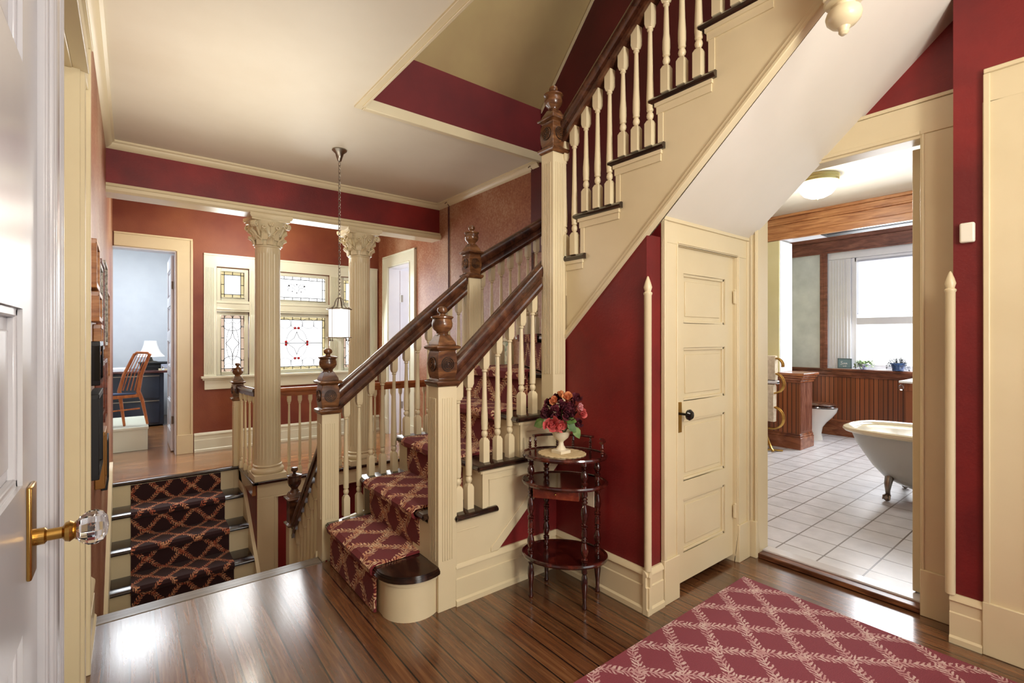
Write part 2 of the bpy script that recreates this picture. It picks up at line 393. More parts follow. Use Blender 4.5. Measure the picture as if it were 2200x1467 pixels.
# ================================================================== structure
# floors
f = MB(); f.box(-.30, 2.72, -2.2, 2.66, -.25, 0); f.box(.92, 2.72, 2.66, 2.76, -.25, -.002)
struct('floor', f, FLOOR)
f = MB(); f.box(-.14, .81, 2.66, 2.752, -.035, .002); struct('trim_1', f, boards('nosing_strip', (srgb(64, 56, 48), srgb(110, 98, 84), srgb(140, 128, 112)), .3, 'x', .22, .1), bev=.006)
f = MB(); f.box(-.6, .80, 5.212, 9.6, -.2, 0); f.box(.80, 2.57, 4.53, 6.1, -.12, 0); f.box(.8, 2.7, 6.1, 6.2, -.2, 0); struct('floor_gallery', f, FLOORF)
f = MB(); f.box(2.79, 7.2, -.35, 3.6, -.15, .03); struct('floor_bath', f, TILE)
f = MB(); f.box(2.572, 5, 4.3, 7.2, -.2, -.001); struct('floor_bedroom', f, FLOORF)
f = MB(); f.box(-.14, 2.57, 3.3, 4.56, -1.2, -1.0175); struct('floor_landing', f, FLOORF)
# ceilings
def SL(y): return 1.727+.93*(1.32-y)
f = MB(); f.box(-.4, 1.10, -2.2, 4.5, ZC, ZC+.2); f.box(1.10, 2.57, 2.89, 4.5, ZC, ZC+.2); f.box(1.10, 2.7, -2.2, .36, ZC, ZC+.2); f.box(-.4, 2.6, 4.5, 6.2, ZC, ZC+.2)
struct('ceiling', f, CEIL)
f = MB(); f.box(2.72, 7.3, -.4, 3.7, 2.53, 2.6); struct('ceiling_bath', f, CEIL)
f = MB(); f.box(-.7, .7, 6.25, 9.7, 2.75, 2.85); struct('ceiling_office', f, CEIL)
f = MB(); f.box(2.7, 5.1, 4.2, 7.3, 2.62, 2.72); struct('ceiling_bedroom', f, WHITE)
# attic stairwell
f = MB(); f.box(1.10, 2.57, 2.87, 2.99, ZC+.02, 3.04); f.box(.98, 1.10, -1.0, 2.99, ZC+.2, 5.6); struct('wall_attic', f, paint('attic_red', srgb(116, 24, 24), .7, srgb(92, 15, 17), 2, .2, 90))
f = MB(); f.prism([(2.99, 3.02), (2.99, 3.14), (.2, 6.04), (.2, 5.9), (2.87, 3.02)], .98, 2.7, 'x'); struct('ceiling_attic', f, ATTIC)
f = MB(); f.prism([(2.86, 2.985), (2.86, 3.02), (.2, 5.88), (.2, 5.83)], 2.55, 2.57, 'x'); struct('trim_2', f, CREAM)
# walls
f = MB(); wallmb(f, 'x', -.30, -.14, -2.2, 6.25, -1.3, ZC, [(.46, 1.236, 0, 2.09), (1.5, 2.13, 0, 2.09)]); struct('wall_left', f, SPONGE)
f = MB(); f.box(-.40, -.30, .3, 2.4, 0, 2.3); struct('wall_closet_back', f, CREAM)
f = MB(); wallmb(f, 'y', 6.1, 6.25, -.6, 2.72, -.1, ZC, [(-.6, .372, -.01, 2.11), (.73, 1.045, 1.62, 1.98), (.73, 1.045, .8, 1.5), (1.185, 1.93, 1.62, 1.98), (1.185, 1.93, .8, 1.5), (2.07, 2.385, 1.62, 1.98), (2.07, 2.385, .8, 1.5)])
struct('wall_front', f, TERRA)
f = MB(); wallmb(f, 'x', 2.57, 2.70, 1.32, 6.1, -2.6, 5.9, [(5.17, 5.77, -.01, 2.10)]); struct('wall_right', f, SPONGE)
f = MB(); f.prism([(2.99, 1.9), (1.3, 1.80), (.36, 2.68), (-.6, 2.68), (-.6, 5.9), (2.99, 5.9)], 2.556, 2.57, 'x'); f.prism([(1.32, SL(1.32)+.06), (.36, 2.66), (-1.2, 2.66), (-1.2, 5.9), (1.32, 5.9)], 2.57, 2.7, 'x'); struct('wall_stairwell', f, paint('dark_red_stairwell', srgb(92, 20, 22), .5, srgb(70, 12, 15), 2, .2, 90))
f = MB(); f.box(2.57, 2.71, -2.2, .4215, 0, ZC); struct('wall_right_hall', f, RED)
f = MB(); wallmb(f, 'x', 2.715, 2.80, -.35, 1.40, 0, 2.62, [(.55, 1.245, 0, 2.09)]); struct('wall_bath', f, RED)
f = MB(); wallmb(f, 'y', 1.30, 1.40, 1.885, 2.76, 0, 1.9, [(2.0, 2.56, 0, 1.64)]); f.box(1.9, 2.7, 1.5, 1.55, 0, 1.7); struct('wall_closet', f, RED)
f = MB(); f.prism([(1.30, 0), (1.875, 0), (1.875, 1.135), (1.30, 1.66)], 1.78, 1.88, 'x'); struct('wall_under_stairs', f, RED)
f = MB(); f.prism([(.93, 0), (1.79, 0), (1.79, .62), (1.36, .19), (.93, .19)], 1.875, 1.95, 'y'); struct('wall_stair_side', f, RED)
f = MB(); f.box(.99, 2.57, 4.57, 4.7, -2.6, -.14); struct('wall_gallery', f, RED)
f = MB(); f.box(-.4, -.14, 2.2, 2.3, -2, -1); f.box(.80, 2.57, 2.72, 2.8, -2.6, -.2); struct('wall_below_stairs', f, RED)
f = MB(); f.box(-.4, 2.8, -2.2, -2.05, 2.45, 2.8); f.box(-.4, .85, -2.2, -2.05, 0, 2.6); struct('wall_rear_baffle', f, CREAM)  # unseen wall, its opening sized to limit fill light from behind
# beam over the columns
f = MB(); f.box(-.14, 2.57, 4.50, 4.64, 2.29, ZC); struct('trim_3', f, RED)
f = MB(); f.prism([(4.46, 2.262), (4.46, 2.285), (4.475, 2.295), (4.48, 2.315), (4.5, 2.32), (4.64, 2.32), (4.66, 2.285), (4.66, 2.245), (4.475, 2.245)], -.14, 2.57, 'x'); struct('trim_4', f, CREAM)
# crown mouldings
def crown(sec_dir, a0, a1, p, s):   # p plane coordinate, s direction into the room
    poly = [(p, ZC), (p+s*.05, ZC), (p+s*.05, ZC-.012), (p+s*.036, ZC-.02), (p+s*.03, ZC-.034), (p+s*.012, ZC-.05), (p, ZC-.056)]
    m = MB(); m.prism(poly, a0, a1, sec_dir); return m
struct('trim_5', crown('x', -.14, 2.57, 4.50, -1), CREAM)
struct('trim_6', crown('y', -2.0, 4.5, -.14, 1), CREAM)
struct('trim_7', crown('y', 2.89, 4.5, 2.57, -1), CREAM)
# trim round the stairwell opening in the ceiling
f = MB(); f.box(1.068, 1.115, .36, 2.905, ZC-.012, ZC+.03); f.box(1.101, 1.118, .36, 2.855, ZC-.018, ZC+.05)
struct('trim_8', f, CREAM, bev=.003)
f = MB(); f.box(1.116, 2.56, 2.856, 2.906, ZC-.0142, ZC+.029); f.box(1.119, 2.56, 2.850, 2.868, ZC-.022, ZC+.045); struct('trim_9', f, CREAM, bev=.003)
# soffit of the upper flight
def SL(y): return 1.727+.93*(1.32-y)
f = MB(); f.prism([(1.31, SL(1.31)), (1.31, SL(1.31)+.10), (.30, SL(.30)+.10), (.30, SL(.30))], 1.80, 2.715, 'x'); struct('ceiling_soffit', f, SOFFIT)
# baseboards
def base(name, axis, p, s, a0, a1, h=.19, z=0, mat=None):
    t = [(0, 0), (.026, 0), (.026, .022), (.019, .03), (.019, h*.62), (.014, h*.64), (.014, h*.86), (.022, h*.88), (.020, h*.93), (.008, h), (0, h)]
    m = MB(); poly = [(p+s*q, z+y) for q, y in t]
    m.prism(poly, a0, a1, axis); return struct(name, m, mat or CREAM)
base('baseboard_stair', 'x', 1.875, -1, 1.145, 1.78)
base('baseboard_red', 'y', 1.78, -1, 1.272, 1.875)
base('baseboard_corner', 'x', 1.30, -1, 1.752, 1.88)
base('baseboard_left', 'y', -.14, 1, 2.325, 2.72)
base('baseboard_front', 'x', 6.1, -1, .525, 2.57, .2, 0, CREAM2)
base('baseboard_right_gallery', 'y', 2.57, -1, 4.66, 5.03, .2, 0, CREAM2)
base('baseboard_hall', 'y', 2.57, -1, .335, .43)
# corner guards
for n, (x, y, z0, z1) in enumerate([(1.772, 1.288, .19, 1.475), (2.558, .428, .19, 1.47)]):
    m = MB(); m.lathe([(.016, z0), (.016, z1-.085), (.019, z1-.08), (.019, z1-.074), (.013, z1-.068), (.018, z1-.05), (.013, z1-.03), (.004, z1-.004), (0, z1)], (x, y, 0), 12)
    struct('trim_%d' % (10+n), m, CREAM)
# door casings -------------------------------------------------------
def casing(name, axis, p, s, a0, a1, zt, wd=.125, t=.028, parts='lrt', mat=None, plinth=True, z0=0):
    """flat casing with outer back band and inner bead round opening a0..a1 up to zt"""
    mat = mat or CREAM; m = MB()
    def bx(aa, ab, za, zb, th, o=0):
        q0, q1 = p, p+s*th
        if axis == 'x': m.box(q0, q1, aa, ab, za, zb)
        else: m.box(aa, ab, q0, q1, za, zb)
    for side in parts:
        if side == 'l': bx(a0-wd, a0, z0, zt, t*.6); bx(a0-wd-.001, a0-wd+.018, z0, zt+wd-.019 if 't' in parts else zt+wd, t); bx(a0-.014, a0-.004, z0, zt, t*.85)
        if side == 'r': bx(a1, a1+wd, z0, zt, t*.6); bx(a1+wd-.018, a1+wd+.001, z0, zt+wd-.019 if 't' in parts else zt+wd, t); bx(a1+.004, a1+.014, z0, zt, t*.85)
        if side == 't':
            l = a0-wd if 'l' in parts else a0; r = a1+wd if 'r' in parts else a1
            bx(l, r, zt, zt+wd, t*.6); bx(l, r, zt+wd-.018, zt+wd, t); bx(a0, a1, zt+.004, zt+.014, t*.85)
    if plinth:
        if 'l' in parts: bx(a0-wd-.003, a0, z0, z0+.2, t*1.1)
        if 'r' in parts: bx(a1, a1+wd+.003, z0, z0+.2, t*1.1)
    return struct(name, m, mat, bev=.003)
casing('trim_12', 'y', 1.30, -1, 2.0, 2.56, 1.64, .115, .022)
casing('trim_13', 'x', 2.715, -1, .55, 1.245, 2.09, .13, .022, 'l')
casing('trim_14', 'x', 2.715, -1, .55, 1.245, 2.09, .045, .03, 'r')
f = MB(); f.box(2.6985, 2.714, .42, 1.29, 2.0895, 2.227); f.box(2.694, 2.716, .42, 1.29, 2.228, 2.245); f.box(2.69, 2.716, .55, 1.29, 2.088, 2.106); f.box(2.70, 2.80, .548, 1.25, 2.075, 2.09)
f.box(2.70, 2.82, .535, .551, 0, 2.09); f.box(2.70, 2.82, 1.244, 1.26, 0, 2.09); struct('trim_15', f, CREAM, bev=.003)
casing('trim_16', 'x', 2.57, -1, -.60, .205, 2.10, .127, .022, 'rt')
f = MB(); f.box(2.60, 2.64, -.6, .205, 0, 2.1); struct('door_1', f, CREAM)
casing('trim_17', 'y', 6.1, -1, -.13, .372, 2.11, .14, .03, 'rt', CREAM)
casing('trim_18', 'x', 2.57, -1, 5.17, 5.77, 2.10, .145, .03, 'lrt', CREAM2)
f = MB(); f.box(2.565, 2.71, 5.758, 5.769, 0, 2.088); f.box(2.565, 2.71, 5.171, 5.182, 0, 2.088); f.box(2.565, 2.71, 5.171, 5.769, 2.088, 2.099); struct('trim_19', f, WHITE)
f = MB(); f.box(.36, .371, 6.095, 6.26, 0, 2.098); f.box(-.14, .371, 6.095, 6.26, 2.098, 2.109); struct('trim_20', f, WHITE)
# left doorways beside the camera
f = MB()
f.box(-.14, -.126, 2.1301, 2.284, 0, 2.0855); f.box(-.14, -.112, 2.285, 2.305, 0, 2.2345); f.box(-.14, -.1185, 2.1302, 2.155, 0, 2.0855); f.box(-.14, -.1185, 2.16, 2.168, 0, 2.0855)
f.box(-.15, -.118, 1.2, 2.284, 2.086, 2.234); f.box(-.14, -.106, 1.2, 2.305, 2.235, 2.25); f.box(-.15, -.108, 1.2, 2.14, 2.083, 2.104); f.box(-.14, -.112, 1.2, 2.14, 2.112, 2.12)
f.box(-.30, -.13, 2.118, 2.13, 0, 2.09); f.box(-.30, -.149, 1.5, 2.117, 2.08, 2.0895)
struct('trim_21', f, CREAM, bev=.003)
f = MB(); f.box(-.30, -.124, 1.238, 1.268, 0, 2.09); f.box(-.14, -.121, 1.242, 1.46, 0, 2.09)
for y in (1.27, 1.305, 1.40, 1.44): f.lathe([(.007, 0), (.007, 2.09)], (-.121, y, 0), 8)
f.box(-.14, -.1165, 1.335, 1.38, 0, 2.09); struct('trim_22', f, WHITE_SHADED, bev=.003)
f = MB(); f.box(-.27, -.25, 1.5, 2.12, 0, 2.08); struct('door_2', f, CREAM)
# bath threshold
f = MB(); f.box(2.70, 2.80, .55, 1.245, 0, .026); struct('trim_23', f, wood('threshold_wood', srgb(52, 26, 14), srgb(92, 50, 28), srgb(140, 90, 56), .3, (20, 3, 20)), bev=.004)
f = MB(); f.box(2.755, 2.83, .55, 1.245, .02, .034); struct('trim_24', f, paint('marble_sill', srgb(206, 202, 204), .2), bev=.004)
# ================================================================== panelled doors
def panel_door(name, axis, p, s, a0, a1, z0, z1, panels, mat, th=.032, stile=None):
    """door slab; front face on plane p, facing direction s; panels [(a0,a1,z0,z1)] recessed with mouldings"""
    m = MB(); q = p-s*th
    if axis == 'x': wallmb(m, 'x', min(p, q), max(p, q), a0, a1, z0, z1, panels)
    else: wallmb(m, 'y', min(p, q), max(p, q), a0, a1, z0, z1, panels)
    o = struct(name, m, mat)
    for (b0, b1, c0, c1) in panels:
        k = MB(); d = p-s*.014
        def bx(u0, u1, v0, v1, e0, e1):
            if axis == 'x': k.box(e0, e1, u0, u1, v0, v1)
            else: k.box(u0, u1, e0, e1, v0, v1)
        bx(b0, b1, c0, c1, p-s*.022, p-s*.016)                    # field
        for (u0, u1, v0, v1) in ((b0, b0+.014, c0, c1), (b1-.014, b1, c0, c1), (b0, b1, c0, c0+.014), (b0, b1, c1-.014, c1)):
            bx(u0, u1, v0, v1, p-s*.018, p-s*.006)
        g = .034
        if b1-b0 > .2: bx(b0+g, b1-g, c0+g, c1-g, p-s*.018, p-s*.011)
        obj('panel', k, mat, o, bev=.003)
    return o
P = [(2.085, 2.475, 1.275, 1.515), (2.085, 2.475, .90, 1.158), (2.085, 2.475, .515, .812), (2.085, 2.475, .17, .428)]
d3 = panel_door('door_3', 'y', 1.312, -1, 2.003, 2.557, .035, 1.637, P, CREAM)
m = MB(); m.box(2.03, 2.062, 1.305, 1.312, .755, .90); obj('escutcheon', m, BRASS, d3, bev=.002)
m = MB(); m.lathe([(.006, 0), (.006, -.03), (.012, -.034), (.024, -.042), (.026, -.052), (.018, -.062), (0, -.066)], (2.048, 1.306, .845), 20, 'y'); obj('door_handle', m, BLACK, d3, 'glossy black round knob')
for z in (1.425, .273):
    m = MB(); m.lathe([(.007, z-.035), (.007, z+.035)], (2.562, 1.30, 0), 10); m.lathe([(.009, z+.035), (.004, z+.044)], (2.562, 1.30, 0), 10); m.lathe([(.004, z-.044), (.009, z-.035)], (2.562, 1.30, 0), 10)
    m.box(2.545, 2.582, 1.298, 1.304, z-.033, z+.033); obj('hinge', m, CREAM, d3)
f = MB(); f.box(2.5575, 2.5598, 1.296, 1.39, 0, 1.6398); f.box(2.0002, 2.0028, 1.296, 1.39, 0, 1.6398); f.box(2.0, 2.56, 1.296, 1.39, 1.6375, 1.6397); struct('trim_37', f, CREAM)
# near left door with crystal knob
P = [(.60, 1.085, 1.64, 1.98), (.60, 1.085, .967, 1.248), (.60, 1.085, .15, .729)]
d4 = panel_door('door_4', 'x', -.135, 1, .47, 1.236, .01, 2.08, P, WHITE_SHADED)
m = MB(); m.box(-.135, -.128, 1.115, 1.17, .80, .955); obj('escutcheon', m, BRASS, d4, bev=.003)
m = MB(); m.lathe([(.014, 0), (.014, .014), (.010, .017), (.010, .036), (.016, .040), (.018, .046), (.014, .052), (.017, .055)], (-.13, 1.15, .862), 20, 'x'); obj('knob_shank', m, BRASS, d4)
m = MB(); m.lathe([(.012, 0), (.022, .006), (.030, .018), (.031, .028), (.026, .038), (.016, .044), (0, .046)], (-.077, 1.15, .862), 12, 'x'); obj('door_handle', m, CRYSTAL, d4, 'clear faceted crystal knob', sharp=15)
# ================================================================== staircase
def stair_newel_head(mb_c, cx, cy, z):
    m = MB(); c = (cx, cy, z)
    m.sq([(.047, 0), (.056, .008), (.06, .018), (.06, .024), (.046, .03), (.042, .036), (.047, .06), (.05, .1), (.047, .14), (.042, .158), (.047, .163), (.06, .170), (.062, .178), (.05, .184)], c)
    m.sq([(.046, .184), (.043, .198), (.035, .212), (.028, .226), (.024, .232)], c)
    return m
def finial(cx, cy, z):
    m = MB(); pr = [(.026, .228), (.022, .236), (.024, .244), (.034, .254), (.04, .268), (.041, .282), (.038, .294), (.037, .300), (.044, .306), (.044, .312), (.03, .316), (.012, .320), (.010, .326), (.018, .332), (.0205, .342), (.018, .352), (.008, .359), (0, .36)]; m.lathe([(r_*1.14, z_) for r_, z_ in pr], (cx, cy, z), 24)
    return m
def rosette(cx, cy, z, axis, s, r=.033):
    m = MB(); n = 9
    prof = []
    m2 = MB()
    for i in range(4):
        ra, rb = r*(1-i*.24), r*(1-i*.24-.07)
        m2.m = 1; m2.lathe([(ra, s*.0), (ra, s*.0035), (rb, s*.0035), (rb, s*.0)], (cx, cy, z), 24, axis, cap=False)
        m2.m = 0; rc = max(rb-r*.12, .001); m2.lathe([(rb, s*.001), (rb-.001, s*.006), (rc+.001, s*.006), (rc, s*.001)], (cx, cy, z), 24, axis, cap=False)
    m2.m = 0; m2.lathe([(.004, 0), (.003, s*.007), (0, s*.008)], (cx, cy, z), 12, axis)
    return m2
def newel(parent, cx, cy, z0, zt, hw=.044, plinth=0, name='newel_post', flute=True, ros=True):
    m = MB(); m.sq([(hw, z0), (hw, zt)], (cx, cy, 0))
    if flute:
        fz0 = z0+max(plinth, .22); fz1 = zt-.05
        for i in range(5):
            t = -.024+i*.012
            m.box(cx+t-.0035, cx+t+.0035, cy-hw-.003, cy-hw, fz0, fz1); m.box(cx-hw-.003, cx-hw, cy+t-.0035, cy+t+.0035, fz0, fz1)
    o = obj(name, m, CREAM, parent, bev=.004)
    obj('newel_head', stair_newel_head(None, cx, cy, zt), NEWELWOOD, o, 'carved wooden block with bullseyes', bev=.002)
    obj('finial', finial(cx, cy, zt), NEWELWOOD, o, 'turned urn finial in wood')
    if ros:
        obj('rosette', rosette(cx, cy-.049, zt+.1, 'y', -1), [NEWELWOOD, GROOVE], o, 'bullseye rosette')
        obj('rosette', rosette(cx-.049, cy, zt+.1, 'x', -1), [NEWELWOOD, GROOVE], o, 'bullseye rosette')
    return o
_bal = {}
def baluster_mesh(h, topb=.10, wd=.0175, bot=.095):
    k = (round(h, 3), topb, bot, wd)
    if k not in _bal:
        m = MB(); a = bot; b = h-topb; q = wd/.0175
        m.sq([(wd, 0), (wd, a), (wd*.62, a+.014)])
        m.lathe([(.0105*q, a+.01), (.009*q, a+.018), (.0135*q, a+.024), (.0158*q, a+.034), (.0135*q, a+.044), (.009*q, a+.05), (.0145*q, a+.054), (.0155*q, a+.06), (.0145*q, a+.064), (.0162*q, a+.085), (.0158*q, a+.12), (.0125*q, a+(b-a)*.5), (.0092*q, b-.04), (.0088*q, b-.03), (.013*q, b-.026), (.0135*q, b-.022), (.011*q, b-.018), (.0145*q, b-.012)], (0, 0, 0), 12)
        m.sq([(wd*.72, b-.014), (wd, b+.004), (wd, h)])
        _bal[k] = m.mesh('baluster', CREAM)
    return _bal[k]
def baluster(parent, x, y, z0, z1, **k):
    return inst('baluster', baluster_mesh(z1-z0, **k), parent, (x, y, z0))
RAILSEC = [(-.032, -.034), (-.035, -.018), (-.034, .004), (-.026, .022), (-.012, .031), (.012, .031), (.026, .022), (.034, .004), (.035, -.018), (.032, -.034), (.025, -.042), (.025, -.07), (.031, -.08), (.029, -.102), (-.029, -.102), (-.031, -.08), (-.025, -.07), (-.025, -.042)]
def rail(parent, p0, p1, name='handrail', sec=RAILSEC, mat=None):
    m = MB(); m.sweep(sec, p0, p1); return obj(name, m, mat or DARKWOOD, parent)
ST = thing('main_staircase', 'cream staircase with dark treads, bullseye newels and handrails, turning up over the closet', 'staircase', (1.3, 2.3, 0))
TX = [.83, 1.027, 1.255, 1.484]                # nosing fronts of the first flight
YN, YS = 2.745, 1.85
def nosed(m, x0, x1, y0, y1, z, t=.028):       # tread board with rounded front (x0) and south return (y0)
    r = t/2
    m.prism([(x0+r, z-t), (x0+r*.3, z-t*.8), (x0, z-r), (x0+r*.3, z-t*.2), (x0+r, z), (x1, z), (x1, z-t)], y0, y1, 'y')
    m.prism([(y0, z-t), (y0-r*.7, z-t*.8), (y0-r, z-r), (y0-r*.7, z-t*.2), (y0, z)], x0+r*.4, x1, 'x')
# bullnose first step
def arc(cx, cy, r, a0, a1, n=10): return [(cx+r*math.cos(math.radians(a0+(a1-a0)*i/n)), cy+r*math.sin(math.radians(a0+(a1-a0)*i/n))) for i in range(n+1)]
def bull(off, ins=0):
    r = .162-off; th = math.degrees(math.acos(.068/r)); x0 = .83+off
    a = arc(.986, 1.985, r, 360-th, 180, 12)
    return a+[(x0-.004, 2.0), (x0-.004, 2.68), (1.10, 2.68), (1.10, 1.956), (1.054, 1.956)]
m = MB(); m.prism(bull(.004), .176, .199); m.prism(bull(0), .181, .194); m.prism(bull(.01), .196, R); obj('tread', m, TREAD, ST)
m = MB(); m.prism(bull(.022), .155, .177); m.prism(bull(.032), 0, .157); obj('riser', m, CREAM, ST)
for i in range(1, 4):
    z = R*(i+1); x0 = TX[i]; x1 = (TX[i+1] if i < 3 else 1.70)+.045
    m = MB()
    if i == 1: nosed(m, x0, x1+.07, 1.958, YN+.012, z); nosed(m, 1.138, x1+.07, YS, 1.968, z-.0002)
    else: nosed(m, x0, x1+.07, YS, YN+.012, z)
    obj('tread', m, TREAD, ST)
    ys = 1.935 if i == 1 else 1.855
    m = MB(); m.box(x0+.035, x0+.05, ys+.007, 2.745, z-R, z-.026); m.box(x0+.025, x0+.035, ys, 2.75, z-.042, z-.026)
    m.box(x0+.03 if i > 1 else 1.152, x1, 1.852, 1.862, z-.042, z-.026)
    if i > 1: m.box(x0+.035, x0+.06, 1.856, 1.864, z-R, z-.03); obj('riser', m, CREAM, ST)
m = MB(); m.box(1.0545, 1.0615, 1.92, 2.10, R+.001, 2*R-.043); obj('riser', m, CREAM, ST)
# south stringer of the first flight: stepped top, sloping lower edge
poly = [(1.09, .185)]
for i in range(1, 4):
    poly += [(TX[i]+.04, R*i-(0 if i > 1 else 0)), (TX[i]+.04, R*(i+1)-.03)]
poly += [(1.69, R*4-.03), (1.69, R*5-.03), (1.782, R*5-.03), (1.782, .56), (1.384, .2), (1.384, .185)]
m = MB(); m.prism(poly, 1.862, 1.876, 'y')
m.prism([(1.384, .19), (1.782, .54), (1.782, .60), (1.34, .21), (1.34, .19)], 1.857, 1.863, 'y')
for i in range(1, 4):                           # applied bracket panels under each tread
    x0 = TX[i]+.075; z1 = R*(i+1)-.075
    m.box(x0, x0+.004, 1.859, 1.863, z1-.13, z1); m.box(x0, x0+.17, 1.859, 1.863, z1-.004, z1)
obj('stringer', m, CREAM, ST, bev=.002)
m = MB(); poly = [(.86, -.2), (.86, .17)]
for i in range(1, 4): poly += [(TX[i]+.04, R*i), (TX[i]+.04, R*(i+1)-.03)]
poly += [(2.57, R*4-.03), (2.57, .3), (1.5, -.2)]
m.prism(poly, 2.735, 2.755, 'y'); obj('stringer', m, CREAM, ST)
# winders
Pv = (1.745, 1.90); XE, YNN = 2.555, 2.74
W = [[Pv, (1.712, YNN), (Pv[0]+.84*math.tan(math.radians(30))+.0, YNN)],
     [Pv, (Pv[0]+.84*math.tan(math.radians(30)), YNN), (XE, YNN), (XE, Pv[1]+.81*math.tan(math.radians(30)))],
     [Pv, (XE, Pv[1]+.81*math.tan(math.radians(30))), (XE, 1.88), (Pv[0], 1.88)]]
def shift(poly, a, b, d):
    return poly
for k, pl in enumerate(W):
    z = R*(5+k)
    a, b = Vector(pl[0]), Vector(pl[1]); e = (b-a).normalized(); n = Vector((-e.y, e.x)) ; c0 = Vector(pl[2])
    if (c0-a).dot(n) > 0: n = -n
    q0, q1 = a+n*.03, b+n*.03
    m = MB(); m.prism([tuple(q0), tuple(q1)]+list(pl[2:]), z-.028, z); obj('tread', m, TREAD, ST, bev=.008)
    m = MB(); m.prism([tuple(a), tuple(b), tuple(b-n*.015), tuple(a-n*.015)], z-R, z-.026); obj('riser', m, CREAM, ST)
# fill below winders on the north side
m = MB(); m.box(1.70, 2.57, 2.74, 2.76, .3, 1.0); obj('stringer', m, CREAM, ST)
# upper flight (rises towards -Y): nosing fronts
UY = [1.963, 1.734, 1.508, 1.279, 1.048, .819, .59]
for i, y0 in enumerate(UY):
    z = R*(8+i)
    y1 = y0-.229
    m = MB(); r = .014; t = .028; ya = min(y0, 1.86) if i == 0 else y0
    m.prism([(y1-.075, z-t), (y1-.075, z), (ya-r, z), (ya-r*.3, z-t*.2), (ya, z-r), (ya-r*.3, z-t*.8), (ya-r, z-t)], 1.765, 2.555, 'x')
    m.prism([(1.765, z-t), (1.758, z-t*.8), (1.752, z-r), (1.758, z-t*.2), (1.765, z)], y1-.075, ya-r*.4, 'y')
    obj('tread', m, TREAD, ST)
    m = MB(); yr = ya-.04
    m.box(1.78, 2.555, yr-.015, yr, z-R, z-.026); m.box(1.766, 1.782, y1-.06, yr+.012, z-.044, z-.026); m.box(1.772, 1.782, y1-.055, yr+.006, z-.075, z-.042)
    m.box(1.774, 1.782, yr-.025, yr, z-R, z-.03); obj('riser', m, CREAM, ST)
SE = lambda y: 1.702+.913*(1.25-y)
poly = [(1.876, SE(1.876)), (1.876, R*8-.03)]
for i, y0 in enumerate(UY[1:]):
    poly += [(y0-.04, R*(8+i)), (y0-.04, R*(9+i)-.03)]
poly += [(.36, R*14-.03), (.36, SE(.36))]
m = MB(); m.prism(poly, 1.778, 1.80, 'x')
m.prism([(1.876, SE(1.876)), (1.876, SE(1.876)+.045), (.36, SE(.36)+.045), (.36, SE(.36))], 1.770, 1.80, 'x')
m.prism([(1.876, SE(1.876)), (1.876, SE(1.876)+.02), (.36, SE(.36)+.02), (.36, SE(.36))], 1.764, 1.80, 'x')
obj('stringer', m, CREAM, ST, bev=.003)
m = MB(); m.box(1.765, 1.80, 1.845, 1.876, .55, 1.6); obj('stringer', m, CREAM, ST, bev=.003)
# newels
newel(ST, 1.103, 1.905, .0, .988, .0475)
newel(ST, .855, 2.725, .0, .789, .0455)
newel(ST, 1.80, 2.72, .45, 1.603, .046)
newel(ST, 1.727, 1.84, .80, 2.155, .044)
m = MB(); m.sq([(.045, 2.25), (.045, 3.4)], (1.74, .54, 0)); o = obj('newel_post', m, CREAM, ST, bev=.004)
m = MB(); m.lathe([(.05, 2.262), (.054, 2.25), (.05, 2.243), (.03, 2.238), (.028, 2.23), (.044, 2.22), (.049, 2.205), (.046, 2.19), (.034, 2.176), (.018, 2.168), (.014, 2.16), (.014, 2.152), (.008, 2.145), (0, 2.143)], (1.74, .54, 0), 24); obj('drop_finial', m, CREAM, o, 'cream turned acorn drop')
# handrails
rS = lambda x: 1.08+.925*(x-1.162)        # centre height
rail(ST, (1.14, 1.905, rS(1.14)), (1.70, 1.905, rS(1.70)))
m = MB(); m.sweep(RAILSEC, (1.70, 1.905, rS(1.70)), (1.725, 1.905, rS(1.725)-.004)); obj('handrail', m, DARKWOOD, ST)
rN = lambda x: .893+.822*(x-.892)
rail(ST, (.89, 2.725, rN(.89)), (1.765, 2.725, rN(1.765)))
rN2 = lambda x: 1.742+.60*(x-1.86)
rail(ST, (1.835, 2.72, rN2(1.835)), (2.57, 2.72, rN2(2.57)))
rU = lambda y: 2.312+.81*(1.80-y)
rail(ST, (1.768, 1.81, rU(1.81)), (1.768, .585, rU(.585)))
# balusters: first flight south, two then three to a tread
for x, i in ((1.185, 1), (1.245, 1), (1.335, 2), (1.413, 2), (1.488, 2), (1.564, 3), (1.640, 3)):
    baluster(ST, x, 1.905, R*(i+1), rS(x)-.07, bot=.10)
for x, i in ((.955, 0), (1.03, 0), (1.10, 1), (1.172, 1), (1.245, 1), (1.325, 2), (1.402, 2), (1.478, 2), (1.55, 3), (1.625, 3), (1.70, 3)):
    baluster(ST, x, 2.725, R*(i+1), rN(x)-.07, bot=.10)
for i in range(8):
    x = 1.885+i*.082; zb = R*5 if x < 2.2 else R*6
    baluster(ST, x, 2.72, zb, rN2(x)-.07, bot=.13, topb=.12)
for y, i in ((1.805, 0), (1.733, 0), (1.653, 1), (1.578, 1), (1.503, 1), (1.424, 2), (1.350, 2), (1.277, 2), (1.196, 3), (1.122, 3), (1.048, 3), (.967, 4), (.893, 4), (.819, 4), (.74, 5), (.665, 5)):
    baluster(ST, 1.773, y, R*(8+i), rU(y)-.07, bot=.10)
